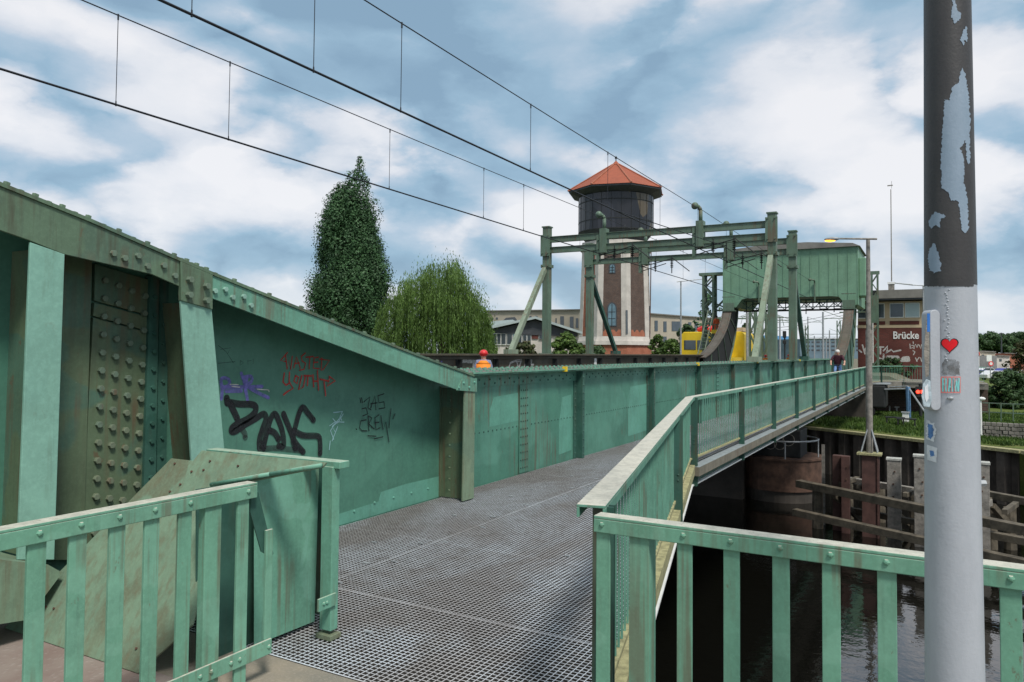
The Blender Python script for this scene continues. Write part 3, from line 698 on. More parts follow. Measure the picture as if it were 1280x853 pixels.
# ------------------------------------------------------------------ sloping cover plate and guard panel
def plate_guard():
    a = onZ(5, 785, .02); b = onZ(172, 842, .02); e = atD(252, 563, 4.35)
    n = (b-a).cross(e-a).normalized()
    def onP(px, py):
        d = ray(px, py); return CAM+d*((a-CAM).dot(n)/d.dot(n))
    outline = [(5, 785), (172, 842), (240, 781), (262, 700), (268, 611), (403, 584), (408, 578), (252, 563), (241, 576), (214, 573)]
    P = [onP(*q) for q in outline]
    t = thing('sloping_plate', 'large stained sloping steel plate behind the left railing', 'steel plate', tuple(a))
    mb = MB(); k = len(P); nn = n if n.z > 0 else -n
    mb.add([p for p in P]+[p-nn*.012 for p in P], [tuple(range(k)), tuple(range(2*k-1, k-1, -1))]+[(i, i+k, (i+1) % k+k, (i+1) % k) for i in range(k)])
    mb.build('plate_sheet', 'plate', t, bevel=.002)
    for q in ((219,576+4),(263,577),(298,583),(240,590),(255,588),(226,606),(213,615),(58,759),(68,761),(195,797),(171,811)):
        mb = MB(); mb.bolt(onP(*q), nn, .007, .008); mb.build('screw', 'rust', t)
    # guard panel standing parallel to the walkway
    g = thing('guard_panel', 'green sheet guard panel with corner post beside the left railing', 'guard panel', (-3.2, 3.1, 0))
    XP = -3.24
    mb = MB(); mb.prism([yz(x_, y_, XP) for x_, y_ in [(318, 598), (399, 583), (393.5, 777), (340, 798.5), (318, 808)]], 'x', XP-.006, XP); mb.build('panel_sheet', 'box', g, bevel=.002)
    mb = MB(); mb.prism([yz(x_, y_, XP-.1) for x_, y_ in [(246, 612), (322, 600), (330, 800), (246, 838)]], 'x', XP-.11, XP-.1); mb.build('recess_shade_sheet', 'stiff', g)  # dark sheet stands in for the shade of the recess behind the panel
    nn2 = (n if n.z > 0 else -n)*.014; mb = MB(); mb.path([onP(266, 607)+nn2, onP(340, 594)+nn2, onP(404, 583)+nn2], .012, 10); mb.build('edge_rod', 'box', g, smooth=True)
    pc = onZ(418, 795, 0); x0, y0 = pc.x, pc.y
    zt = 1.0
    q1 = onX(406, 580, x0); q2 = onX(431, 580, x0)
    mb = MB(); mb.box(x0-.055, x0+.03, q1.y+.035, q1.y+.095, .05, zt-.02); 
    mb.build('corner_post', 'box', g, bevel=.004)
    mb = MB(); mb.box(x0-.07, x0+.045, q1.y+.02, q1.y+.11, .0, .03); mb.build('post_foot', 'plate', g, bevel=.004)
    # cap rail running from the post to the girder
    c0 = onZ(431, 577, 1.01); c1 = onZ(258, 560, 1.01); d = (c1-c0).normalized()
    mb = MB(); mb.bar(c0+Vector((0, 0, -.02)), c1-d*.05+Vector((0, 0, -.02)), .085, .04); mb.build('cap_rail', 'box', g, bevel=.004)
    mb = MB(); ob = Vector((-.05, .13, -.5)); mb.bar(c0+d*.14+ob, c1-d*.05+ob, .01, .92); mb.build('back_shade_sheet', 'stiff', g)  # dark green puts the shade of the gap beside the post into colour
    s0 = onX(399, 757, x0+.04); s1 = onX(428, 757, x0+.04)
    mb = MB(); mb.box(x0+.032, x0+.045, s0.y-.01, s0.y+.13, s0.z-.035, s0.z+.035)
    for yy in (.03, .055): mb.rivet((x0+.045, s0.y+yy, s0.z), (1, 0, 0), .012)
    mb.build('clamp_strap', 'box', g, bevel=.002)
plate_guard()

# ------------------------------------------------------------------ left railing
def left_railing():
    XL = -2.9
    t = thing('railing', 'thick green flat bar railing in the left foreground', 'railing', (XL, 1.5, 0))
    yE = onX(322, 612, XL).y
    za = onX(322, 603, XL).z; zb = onX(322, 622, XL).z
    mb = MB(); mb.box(XL-.075, XL, -1.6, yE, za-.012, za); mb.box(XL-.012, XL+.0, -1.6, yE, zb, za-.0125)
    o = mb.build('top_rail', 'green', t, bevel=.003)
    for px in (50.5, 102, 150, 194, 238, 310):
        yy = onX(px, 640, XL).y; mb = MB(); mb.rivet((XL, yy, (za+zb)/2), (1, 0, 0), .013); mb.build('rivet', 'green', o)
    tops = [47, 98, 147, 190, 231, 303.5]
    for px in tops:
        yy = onX(px, 640, XL-.02).y; mb = MB(); mb.box(XL-.03, XL-.015, yy-.034, yy+.034, .02, za-.013); mb.build('baluster', 'green', t, bevel=.002)
    for k in range(7):
        yy = onX(47, 640, XL-.02).y-.2*(k+1); mb = MB(); mb.box(XL-.03, XL-.015, yy-.034, yy+.034, .02, za-.013); mb.build('baluster', 'green', t, bevel=.002)
    yy = onX(266, 640, XL-.02).y; mb = MB(); mb.box(XL-.06, XL-.013, yy-.045, yy+.045, .0, za-.013); mb.build('post', 'green', t, bevel=.003)
    # clipped end bar and folded end plate
    yy = onX(335, 740, XL-.02).y; z1 = onX(332, 665, XL).z
    mb = MB(); mb.box(XL-.03, XL-.015, yy-.022, yy+.022, .14, z1); mb.build('baluster', 'green', t, bevel=.002)
    mb = MB(); pl = [(315, 617), (323, 615), (342, 692), (340, 697), (327, 690), (313, 640)]
    mb.prism([yz(a, b, XL-.035) for a, b in pl], 'x', XL-.043, XL-.036); mb.build('end_plate', 'stiff', t)
    r0 = onX(228, 855, XL); r1 = onX(340, 800, XL)
    mb = MB(); mb.box(XL-.013, XL, r1.y-1.15, r1.y, .125, .20)
    for px in (268, 272, 283, 291, 304, 316): pass
    o = mb.build('bottom_rail', 'green', t, bevel=.003)
    for dy in (.02, .2, .25, .36, .42, .53): mb = MB(); mb.rivet((XL, r1.y-dy, .163), (1, 0, 0), .012); mb.build('rivet', 'green', o)
left_railing()

# ------------------------------------------------------------------ right front railing
def right_railing():
    YR = 2.76
    t = thing('railing', 'green flat bar railing over the water in the right foreground', 'railing', (-.3, YR, 0))
    pL = onY(742, 643, YR); x0 = pL.x; zt = .99
    zt = pL.z-.004
    fh = .066
    mb = MB(); mb.box(x0, 2.2, YR, YR+.075, zt-.012, zt); mb.box(x0, 2.2, YR, YR+.012, zt-fh, zt-.0125)
    o = mb.build('top_rail', 'green', t, bevel=.003)
    xs = [onY(p, 700, YR).x for p in (752, 854, 913, 975, 1038, 1108)]
    sp = xs[-1]-xs[-2]; 
    allx = xs+[xs[-1]+sp*(k+1) for k in range(8)]
    for i, x in enumerate(allx):
        mb = MB(); mb.rivet((x, YR, zt-fh/2), (0, -1, 0), .0115); mb.build('rivet', 'green', o)
        mb = MB(); w = .029; mb.box(x-w, x+w, YR+.014, YR+.026, -.1, zt-.0135); mb.build('baluster', 'green', t, bevel=.002)
    x = onY(797, 700, YR).x; mb = MB(); mb.box(x-.04, x+.04, YR+.014, YR+.028, -.3, zt-.0135); mb.box(x+.028, x+.04, YR+.029, YR+.1, -.3, zt-.0135); mb.build('post', 'green', t, bevel=.002)
    mb = MB(); mb.box(x0, 2.2, YR+.0, YR+.013, .06, .12); mb.build('bottom_rail', 'green', t, bevel=.003)
right_railing()

# ------------------------------------------------------------------ footbridge railing
def foot_railing():
    t = thing('footbridge_railing', 'long green baluster railing with pale worn handrail along the walkway', 'railing', (XR, 11, 0))
    H = 1.0
    Y2 = 47.6; c2 = [(XR, Y2), (-2.75, 50.0), (-1.6, 51.6), (2.8, 52.0)]
    P = [Vector((-1.27, 2.93, 0)), Vector((XR, 10.94, 0))]+[Vector((a, b, 0)) for a, b in c2]
    # handrail mitred
    mb = MB(); w = .062
    offs = []
    for i, p in enumerate(P):
        d0 = (p-P[i-1]).normalized() if i else None; d1 = (P[i+1]-p).normalized() if i < len(P)-1 else None
        if d0 is None: d0 = d1
        if d1 is None: d1 = d0
        m_ = ((d0+d1)/2).normalized(); nn = Vector((m_.y, -m_.x, 0))/max(.5, m_.dot(d0)); offs.append(nn)
    def strip(zlo, zhi, a, b):
        for i in range(len(P)-1):
            vs = [(P[j]+offs[j]*q).to_tuple()[:2]+(z,) for z in (zlo, zhi) for j, q in ((i, a), (i, b), (i+1, b), (i+1, a))]
            mb.add(vs, [(0,3,2,1),(4,5,6,7),(0,1,5,4),(1,2,6,5),(2,3,7,6),(3,0,4,7)])
    strip(H-.012, H, -w, w); strip(H-.055, H-.0125, w-.012, w); strip(H-.055, H-.0125, -w, -w+.012)
    mb.build('handrail', 'railtop', t, bevel=.002)
    mb = MB(); strip(.06, .085, -.022, .022); mb.build('bottom_rail', 'lichen', t)
    # posts
    def post(p, d, zb=-.33, s=.05):
        mb = MB(); nn = Vector((d.y, -d.x, 0)); c = p+nn*.045
        mb.bar(c+Vector((0, 0, zb)), c+Vector((0, 0, H-.013)), .09, .012, up=d); mb.bar(c+nn*.0+d*.045+Vector((0, 0, zb)), c+d*.045+Vector((0, 0, H-.013)), .012, .09, up=nn)
        for z in (-.2, -.12, .3, .36): mb.rivet(c-d*.006+Vector((0, 0, z))+nn*.0, -d, .012)
        mb.build('post', 'stiff' , t)
    d1 = (P[1]-P[0]).normalized(); L1 = (P[1]-P[0]).length
    post(P[0]+d1*.05, d1); post(P[0]+d1*(L1*.60), d1); post(P[1]+Vector((0, .06, 0)), Vector((0, 1, 0)))
    k = 1
    while 10.94+3.24*k < Y2: post(Vector((XR, 10.94+3.24*k, 0)), Vector((0, 1, 0))); k += 1
    for i in range(2, len(P)-1):
        d = (P[i+1]-P[i]); n_ = max(1, round(d.length/2.2))
        for j in range(n_): post(P[i]+d*(j/n_)+d.normalized()*.05, d.normalized())
    # balusters: nearest 100 as parts
    spots = []
    for i in range(len(P)-1):
        d = P[i+1]-P[i]; sp = .12 if i == 0 else .135; n_ = int(d.length/sp)
        for j in range(1, n_): spots.append((P[i]+d*(j/n_), d.normalized()))
    rest = MB(); base = None
    for i, (p, d) in enumerate(spots):
        if i < 100:
            mb = MB(); mb.bar(p+Vector((0, 0, .086)), p+Vector((0, 0, H-.013)), .012, .015, up=d); mb.build('baluster', 'railtop', t)
        else: rest.bar(p+Vector((0, 0, .086)), p+Vector((0, 0, H-.013)), .012, .016, up=d)
    rest.build('baluster_row', 'railtop', t, kind='stuff')
foot_railing()
# far landing
mb = MB(); mb.prism([(XW, 48), (XR-.05, 48), (-2.7, 50.2), (-1.5, 51.7), (2.9, 52.1), (2.9, 58), (XW, 58)], 'z', -.35, -.005); struct(mb, 'landing', 'concrete')

# ------------------------------------------------------------------ big pole
def pole():
    D = 2.0; c = atD(1190.5, 600, D); cx, cy = c.x, c.y
    def rad(z): return .0705-(z-.76)*(.0138/1.85)
    zb = onY(1190, 357, cy).z; zb = 1.65+(444.8-357)*D/F
    t = thing('lamp_post', 'thick silver and charcoal steel pole with heart sticker in front of the railing', 'pole', (cx, cy, 0))
    mb = MB(); n = 40
    def seg(z0, z1, extra=0): mb.tube((cx, cy, z0), (cx, cy, z1), rad(z0)+extra, rad(z1)+extra, n, False)
    seg(0, zb); mb.build('lower_shaft', 'polelo', t, smooth=True)
    mb = MB(); seg(zb, 5.5, .0006); mb.build('upper_shaft', 'polehi', t, smooth=True)
    mb = MB(); mb.tube((cx, cy, 0), (cx, cy, .03), .13, .13, 24); mb.build('base_plate', 'galv', t)
    def hit(px, py, off):
        d = ray(px, py); ox, oy = -cx, -cy
        z = EYE
        for _ in range(3):
            r_ = rad(z)+off; a = d.x*d.x+d.y*d.y; b = 2*(d.x*ox+d.y*oy); c_ = ox*ox+oy*oy-r_*r_; disc = b*b-4*a*c_
            if disc < 0: return None
            s_ = (-b-math.sqrt(disc))/(2*a); z = EYE+d.z*s_
        return CAM+d*s_
    def inside(poly, x, y):
        r_ = False; j = len(poly)-1
        for i in range(len(poly)):
            if (poly[i][1] > y) != (poly[j][1] > y) and x < (poly[j][0]-poly[i][0])*(y-poly[i][1])/(poly[j][1]-poly[i][1])+poly[i][0]: r_ = not r_
            j = i
        return r_
    def ragged(poly, amp):
        o = []
        for (x0_, y0_), (x1_, y1_) in zip(poly, poly[1:]+poly[:1]):
            n_ = max(1, int(math.hypot(x1_-x0_, y1_-y0_)/1.6))
            for k in range(n_): o.append((x0_+(x1_-x0_)*k/n_+random.uniform(-amp, amp), y0_+(y1_-y0_)*k/n_+random.uniform(-amp, amp)))
        return o
    def decal(name, polys, mat, off, cell=.5):
        if name in ('peeled_patch', 'torn_sticker', 'sticker_residue'): polys = [ragged(q, 1.1) for q in polys]
        mb = MB(); cache = {}
        xs = [p[0] for q in polys for p in q]; ys = [p[1] for q in polys for p in q]
        for i in range(int((max(xs)-min(xs))/cell)+1):
            for j in range(int((max(ys)-min(ys))/cell)+1):
                x = min(xs)+i*cell; y = min(ys)+j*cell
                if any(inside(q, x+cell/2, y+cell/2) for q in polys):
                    pts = [hit(x+a*cell, y+b*cell, off) for a, b in ((0,0),(0,1),(1,1),(1,0))]
                    if all(pts): mb.add(pts, [(0,1,2,3)])
        return mb.build(name, mat, t) if mb.v else None
    def heart(s, cx_, cy_):
        o = []
        for k in range(40):
            a = 2*math.pi*k/40; o.append((cx_+s*16*math.sin(a)**3/16, cy_-s*(13*math.cos(a)-5*math.cos(2*a)-2*math.cos(3*a)-math.cos(4*a))/17))
        return o
    decal('heart_sticker', [heart(11.4, 1187, 431.2)], 'stickblk', .0012, .3)
    decal('heart_sticker', [heart(9.9, 1187, 431.2)], 'stickred', .0018, .3)
    fr = [[(1176,471),(1201,471),(1201,472),(1176,472)], [(1176,490.2),(1201,490.2),(1201,491.2),(1176,491.2)], [(1176,471),(1177,471),(1177,491),(1176,491)], [(1200,471),(1201,471),(1201,491),(1200,491)]]
    for x in (1180.5, 1184, 1189, 1193): fr.append([(x,472),(x+.7,472),(x+.7,490),(x,490)])
    decal('letter_sticker', fr, 'stickpk', .0022, .35)
    L = []
    def r4(a, b, c_, d): L.append([(a, b), (c_, b), (c_, d), (a, d)])
    # R A W in tall block letters
    r4(1177.6,473,1179.4,489.6); r4(1179.4,473,1182,475.2); r4(1181.6,474,1183.4,480.4); r4(1179.4,479.4,1182.4,481.6); L.append([(1180.2,481.6),(1182.0,481.6),(1183.9,489.6),(1182.0,489.6)])
    L.append([(1187.0,473),(1188.8,473),(1191.4,489.6),(1189.6,489.6)]); L.append([(1187.0,473),(1188.6,473),(1186.4,489.6),(1184.6,489.6)]); r4(1186.2,482.6,1189.8,484.6)
    L.append([(1192,473),(1193.7,473),(1194.6,487),(1194.2,489.6),(1193,489.6)]); L.append([(1195.4,476),(1196.6,476),(1195.0,489.6),(1193.6,489.6)]); L.append([(1195.4,476),(1196.6,476),(1198.4,489.6),(1197.0,489.6)]); L.append([(1198.1,473),(1199.7,473),(1198.6,489.6),(1197.2,489.6)])
    decal('letter_sticker', L, 'stickcy', .0016, .3)
    decal('sticker_residue', [[(1178,452),(1186,449),(1199,452),(1200,469),(1177,469)]], 'smudge', .0006)
    # peeled paint
    pp = [(1203.5,84),(1207,96),(1211,120),(1213,150),(1212,170),(1213,205),(1210,206),(1208,200),(1207,175),(1203,182),(1200,186),(1205,196),(1205,228),(1209,245),(1211,285),(1208,291),(1203,290),(1199,262),(1198,252),(1188,250),(1186,240),(1177,236),(1176,200),(1179,150),(1181,124),(1187,126),(1191,108),(1198,104),(1201,88)]
    decal('peeled_patch', [pp], 'polepatch', .0014)
    decal('peeled_patch', [[(1190,0),(1194,0),(1196,12),(1201,16),(1200,25),(1193,29),(1189,20),(1191,8)], [(1203,42),(1208,32),(1210,48),(1209,54),(1206,50),(1204,57),(1201,50)]], 'polepatch', .0014)
    decal('peeled_patch', [[(1163,272),(1169,264),(1175,266),(1182,270),(1176,274),(1174,284),(1168,282),(1164,286),(1161,280)], [(1162,310),(1168,304),(1172,316),(1177,330),(1176,338),(1168,341),(1162,338),(1160,322)]], 'polepatch', .0014)
    decal('torn_sticker', [[(1158,524),(1168,530),(1170,540),(1167,552),(1158,550)]], 'stickwh', .0012)
    decal('torn_sticker', [[(1159,528),(1166,532),(1167,540),(1164,549),(1160,546)]], 'stickbl', .0018)
    decal('square_sticker', [[(1158.6,556),(1171.5,560),(1170.5,578.5),(1159,575)]], 'stickwh', .0012)
    decal('square_sticker_mark', [[(1162,563),(1167,564),(1168,570),(1163,571)]], 'stickbl', .0017)
    decal('paint_edge', [ragged([(1158.8, 350), (1216.6, 350), (1216.9, 358.4), (1158.6, 358.0)], .5)], 'polehi', .0012)
    # side cover strip with sticker remains
    view = ray(1190, 440); rgt = Vector((math.cos(YAW), math.sin(YAW), 0)); fw = Vector((-math.sin(YAW), math.cos(YAW), 0))
    ctr = Vector((cx, cy, 0)); z0 = 1.65-(512-444.5)*D/F; z1 = 1.65+(444.5-388)*D/F
    mb = MB(); o_ = ctr-rgt*.0665-fw*.03
    n8 = 10; prof = []
    w_ = .0135
    for k in range(n8+1): a = math.pi*k/n8; prof.append((math.cos(a)*w_, z1-w_+math.sin(a)*w_))
    for k in range(n8+1): a = math.pi+math.pi*k/n8; prof.append((math.cos(a)*w_, z0+w_+math.sin(a)*w_))
    vs = [o_+rgt*a+Vector((0, 0, b))-fw*.012 for a, b in prof]+[o_+rgt*a+Vector((0, 0, b))+fw*.03 for a, b in prof]; m = len(prof)
    mb.add(vs, [tuple(range(m)), tuple(range(2*m-1, m-1, -1))]+[(i, i+m, (i+1) % m+m, (i+1) % m) for i in range(m)]); cs = mb.build('cable_cover', 'polelo', t, bevel=.002)
    def flat(name, polypx, mat, depth):
        pts = []
        for a, b in polypx:
            d = ray(a, b); o2 = o_-fw*depth; s_ = (o2-CAM).dot(fw)/d.dot(fw); pts.append(CAM+d*s_)
        mb = MB(); k = len(pts); mb.add(pts+[p+fw*.0008 for p in pts], [tuple(range(k))]+[(i, i+k, (i+1) % k+k, (i+1) % k) for i in range(k)]); return mb.build(name, mat, cs)
    flat('blue_tape', [(1159,392),(1162.5,392),(1162.5,415),(1159,415)], 'blue', .0135)
    flat('torn_sticker', [(1154,480),(1158,474),(1163,476),(1165,500),(1162,509),(1155,508),(1152,495)], 'stickpale', .0135)
    flat('torn_sticker_mark', [(1156,484),(1160,480),(1161,498),(1158,503),(1156,497)], 'stickwh', .0145)
    flat('grime_patch', [(1158,400),(1161,398),(1162,440),(1161,470),(1157,472),(1155,440)], 'timber', .0130)
    p = hit(1188, 498, 0); mb = MB(); mb.ball(p, .006, 8, 5, (1.4, 1, .8)); mb.build('stud', 'galv', t)
    q = ctr+rgt*.066-fw*.01; zq = 1.65-(603-444.8)*D/F; mb = MB(); mb.tube((q.x, q.y, zq), (q+rgt*.016).to_tuple()[:2]+(zq,), .009, .009, 6); mb.build('side_bolt', 'galv', t)
    # row of weld bumps
    mb = MB()
    for k in range(26):
        y_ = 362+k*3.6+random.uniform(-1, 1); pth = hit(1183+random.uniform(-2.5, 3.5), y_, -.0005)
        mb.ball(pth, .0022, 7, 4, (1.3, 1, 1.1))
    mb.build('paint_drips', 'polelo', t, smooth=True)
pole()

# ================================================================== BACKGROUND
rot = lambda a: Matrix.Rotation(a, 3, 'Z')
# ------------------------------------------------------------------ overhead line gantries
def gantry(Y, label, brace_dy, hL, horns):
    t = thing('gantry', label, 'gantry', (-9, Y, 0), 'green portal gantries over the tracks')
    XL_, XR_ = -13.3, -4.70
    zt = [6.55, 6.42]
    for x, zz in ((XL_, hL), (XR_, 6.45)):
        zf = 1.58 if x < -10 else 1.408
        mb = MB(); mb.box(x-.14, x+.14, Y-.14, Y+.14, zf+.03, zz); mb.box(x-.24, x+.18, Y-.24, Y+.24, zf, zf+.03); mb.build('column', 'gantry', t, bevel=.01)
        mb = MB(); mb.box(x-.19, x+.19, Y-.19, Y+.19, 5.0, 5.12); mb.box(x-.17, x+.17, Y-.17, Y+.17, zz-.02, zz+.03)
        mb.box(x-.2, x+.2, Y-.2, Y-.15, 5.45, 6.3)
        for z in (5.0, 5.5, 6.2): mb.bolt((x+.12, Y-.19, z+.06), (0, -1, 0), .03, .06); mb.bolt((x-.12, Y-.19, z+.06), (0, -1, 0), .03, .06)
        mb.build('collar', 'gantry', t)
        mb = MB(); mb.bar((x-.02, Y+brace_dy*.06, 4.95), (x-.02, Y+brace_dy, zf+.1), .17, .17); mb.box(x-.2, x+.14, Y+brace_dy-.25, Y+brace_dy+.25, zf, zf+.16)
        mb.build('brace', 'gantrypale' if brace_dy < 0 else 'stiff', t)
    for z in (6.08, 5.66):
        mb = MB(); mb.bar((XL_+.14, Y, z+.03), (XR_-.14, Y, z), .14, .22); 
        mb.bar((XL_+.14, Y-.01, z+.03+.112), (XR_-.14, Y-.01, z+.112), .2, .016); mb.build('beam', 'gantry', t)
    for x in horns:
        mb = MB(); mb.box(x-.13, x+.13, Y-.17, Y+.17, 5.45, 6.38); mb.box(x-.27, x-.16, Y-.13, Y+.05, 5.1, 6.15)
        for z in (5.6, 5.95): mb.bolt((x-.2, Y-.13, z), (0, -1, 0), .035, .05)
        mb.build('hanger', 'gantry', t)
        mb = MB(); mb.path([(x, Y, 6.38), (x, Y, 6.78), (x-.04, Y-.05, 6.88), (x-.12, Y-.12, 6.92)], .07, 10); mb.ball((x-.16, Y-.16, 6.92), .13, 12, 8); mb.build('horn', 'greenball' if 0 else 'gantry', t, smooth=True)
        # cantilever: insulators and steady arm
        mb = MB()
        mb.path([(x-.2, Y-.05, 5.35), (x+1.3, Y-.3, 5.62), (x+2.0, Y-.3, 5.05)], .02, 6); mb.path([(x-.2, Y-.1, 5.15), (x+1.0, Y-.3, 5.42)], .018, 6)
        for q in range(5): mb.tube((x+1.25, Y-.3, 5.55-.07*q), (x+1.25, Y-.3, 5.52-.07*q), .075, .05, 8); mb.tube((x+.5, Y-.2, 5.55-.07*q), (x+.5, Y-.2, 5.52-.07*q), .07, .05, 8)
        mb.tube((x+1.25, Y-.3, 5.75), (x+1.25, Y-.3, 5.0), .02); mb.tube((x+.5, Y-.2, 5.7), (x+.5, Y-.2, 5.1), .02)
        mb.build('steady_arm', 'dark', t)
    return t
gantry(26.2, 'nearer green portal gantry with brace legs leaning towards the viewer', -2.8, 6.62, (-10.86, -7.16))
gantry(30.45, 'rear green portal gantry with dark brace legs leaning away', 3.2, 6.5, (-10.7, -7.07))

# ------------------------------------------------------------------ wires
def wires():
    def z_m(y): return 6.78+.003*abs(y-13)
    for X, lab, dps in ((-10.9, 'left', (143, 285, 487, 605, 655)), (-7.2, 'right', (390, 500, 663))):
        t = thing('contact_wire', 'heavy black contact wire of the %s track crossing the sky' % ('farther left' if lab == 'left' else 'nearer right'), 'wire', (X, 26, 5.4))
        mb = MB(); mb.path([(X, -3+q*5.9, 5.38+.002*abs(q*5-20)) for q in range(11)], .017, 6); mb.build('cable', 'wire', t)
        mb = MB(); mb.path([(X, 18, 5.38), (X+.9, 26, 5.42), (X+.5, 34, 5.4)], .012, 6); 
        mb.build('splice_cable', 'wire', t) if lab == 'right' else None
        m_ = thing('messenger_wire', 'thin %s suspension wire with vertical droppers' % ('farther left' if lab == 'left' else 'nearer right'), 'wire', (X, 26, 6.8))
        mb = MB(); mb.path([(X, -3+q*5.9, z_m(-3+q*5.9)) for q in range(6)]+[(X, 26.1, 6.85), (X, 40, 6.75), (X, 53.5, 6.7)], .010, 6); mb.build('cable', 'wire', m_)
        ys = []
        for px in dps: p = onX(px, 200, X); ys.append(p.y)
        ys += [ys[-1]+4.2*k for k in range(1, 7) if ys[-1]+4.2*k < 50]
        if lab == 'right': ys.insert(0, onX(240, 5, X).y)
        for y in ys:
            mb = MB(); mb.tube((X, y, 5.39), (X, y, z_m(y)), .006, .006, 5); mb.tube((X, y, 5.38), (X, y, 5.46), .014, .010, 6); mb.tube((X, y, z_m(y)-.07), (X, y, z_m(y)+.02), .014, .014, 6); mb.build('dropper', 'wire', m_)
wires()

# ------------------------------------------------------------------ rockers and counterweight
def rocker(xa, xb, label, mtop='rocker'):
    t = thing('rocker', label, 'bridge rocker', ((xa+xb)/2, 52, 0))
    J = [(46.8, 1.40), (48, 1.62), (49.3, 1.95), (50.6, 2.4), (51.8, 2.95), (52.8, 3.55), (53.5, 4.15), (54.0, 4.8), (54.15, 5.3)]
    rim = [(56.2, 5.3), (55.9, 4.2), (55.3, 3.1), (54.5, 2.1), (53.4, 1.1), (52, .2), (50.5, -.4)]
    body = J+rim+[(46.8, -.4)]
    for x in (xa+.1, xb-.1):
        mb = MB(); mb.prism(body, 'x', x-.012, x+.012); mb.build('side_plate', 'stiff' if x > -6 else 'dark', t)
    mb = MB()
    for a, b in zip(J, J[1:]): mb.add([(xa, a[0], a[1]), (xb, a[0], a[1]), (xb, b[0], b[1]), (xa, b[0], b[1]), (xa, a[0]+.05, a[1]-.06), (xb, a[0]+.05, a[1]-.06), (xb, b[0]+.05, b[1]-.06), (xa, b[0]+.05, b[1]-.06)],
        [(0,1,2,3),(7,6,5,4),(0,4,5,1),(1,5,6,2),(2,6,7,3),(3,7,4,0)])
    mb.build('curved_flange', mtop, t)
    mb = MB()
    for a, b in zip(rim, rim[1:]): mb.add([(xa, a[0], a[1]), (xb, a[0], a[1]), (xb, b[0], b[1]), (xa, b[0], b[1]), (xa, a[0]+.08, a[1]-.04), (xb, a[0]+.08, a[1]-.04), (xb, b[0]+.08, b[1]-.04), (xa, b[0]+.08, b[1]-.04)],
        [(0,1,2,3),(7,6,5,4),(0,4,5,1),(1,5,6,2),(2,6,7,3),(3,7,4,0)])
    mb.build('rim', 'gantry', t)
    for a, b in (((48.6, 1.6), (48.6, -.3)), ((50.2, 2.2), (51.2, -.1)), ((51.8, 2.8), (53.0, .9)), ((52.9, 3.5), (54.5, 2.2)), ((53.6, 4.3), (55.4, 3.5))):
        mb = MB(); x = xb-.087; mb.bar((x+.03, a[0], a[1]), (x+.03, b[0], b[1]), .05, .05); mb.build('stiffener', 'gantry', t)
rocker(-13.15, -12.5, 'dark curved rocker girder on the far left side of the tracks')
rocker(-5.12, -4.5, 'curved rocker girder beside the walkway at the near right leg')

def counterweight():
    t = thing('counterweight', 'large green sheet clad counterweight box across the tracks on curved legs', 'counterweight', (-8.7, 57, 7))
    x0, x1, y0, y1, z0, z1 = -13.2, -4.25, 54.3, 60, 5.62, 8.92
    pol = [(x0, 5.0), (x0+.95, 5.0), (x0+1.35, z0-.05), (x0+1.7, z0), (x1-1.7, z0), (x1-1.2, z0-.05), (x1-.75, 5.0), (x1, 5.0), (x1, z1), (x0, z1)]
    mb = MB(); mb.prism(pol, 'y', y0, y1); mb.build('box_body', 'boxfar', t)
    mb = MB(); mb.prism([(x0-.1, z1), (x1+.15, z1), (x1-.3, z1+.22), (x1-3.2, z1+.46), (x0+3, z1+.46), (x0+.3, z1+.22)], 'y', y0-.2, y1+.2); mb.build('roof', 'greyroof', t)
    n = 15
    for i in range(n+1):
        x = x0+.02+(x1-x0-.04)*i/n; mb = MB(); zb = 5.05 if i in (0, 1, n, n-1) else z0+.04
        mb.box(x-.022, x+.022, y0-.03, y0, zb, z1); mb.build('cladding_rib', 'boxfar', t)
    for xa in (-12.9, -5.0):
        for k in range(5): mb = MB(); xx = xa-.15+k*.17; mb.box(xx-.02, xx+.02, y0-.45, y0-.41, 4.75, 5.75); mb.build('platform_rail_post', 'boxfar', t)
        mb = MB(); mb.box(xa-.25, xa+.65, y0-.46, y0-.40, 5.7, 5.76); mb.box(xa-.25, xa+.65, y0-.5, y0, 4.7, 4.76); mb.box(xa-.2, xa+.6, y0-.46, y0-.43, 4.78, 5.3); mb.build('platform', 'gantry', t)
    mb = MB(); mb.box(x1, x1+.45, y0+.4, y0+2.4, 5.6, 8.2); mb.build('side_housing', 'boxfar', t, bevel=.06)
    for x in (-10.9, -7.2):
        mb = MB(); mb.path([(x, y0-.5, 6.75), (x+.25, y0-.4, 6.72), (x+.25, y0-.1, 6.6), (x+.25, y0-.1, 5.3)], .05, 6); mb.ball((x, y0-.5, 6.75), .11, 8, 6); mb.build('wire_bracket', 'gantry', t)
    # lattice below
    for yy in (55.2, 58.5):
        mb = MB(); zA, zB = 5.0, 5.5
        mb.box(x0+1.1, x1-.9, yy, yy+.1, zB-.06, zB+.02); mb.box(x0+1.1, x1-.9, yy, yy+.1, zA-.06, zA)
        k = 14; w_ = (x1-x0-2.0)/k
        for i in range(k): xa = x0+1.1+i*w_; mb.bar((xa, yy+.05, zA if i % 2 else zB), (xa+w_, yy+.05, zB if i % 2 else zA), .05, .05)
        mb.build('lattice_beam', 'stiff', t)
    mb = MB()
    for i in range(16):
        xx = -11.9+i*.46; mb.path([(xx, 56, 5.5), (xx, 56, 5.0-random.random()*.5)], .035, 5)
        if i % 2: mb.path([(xx, 56, 4.85), (xx+.5, 56, 4.85)], .04, 5)
    mb.path([(-12, 55.6, 4.75), (-4.9, 55.6, 4.75)], .045, 5)
    mb.build('drive_linkage', 'dark', t)
counterweight()

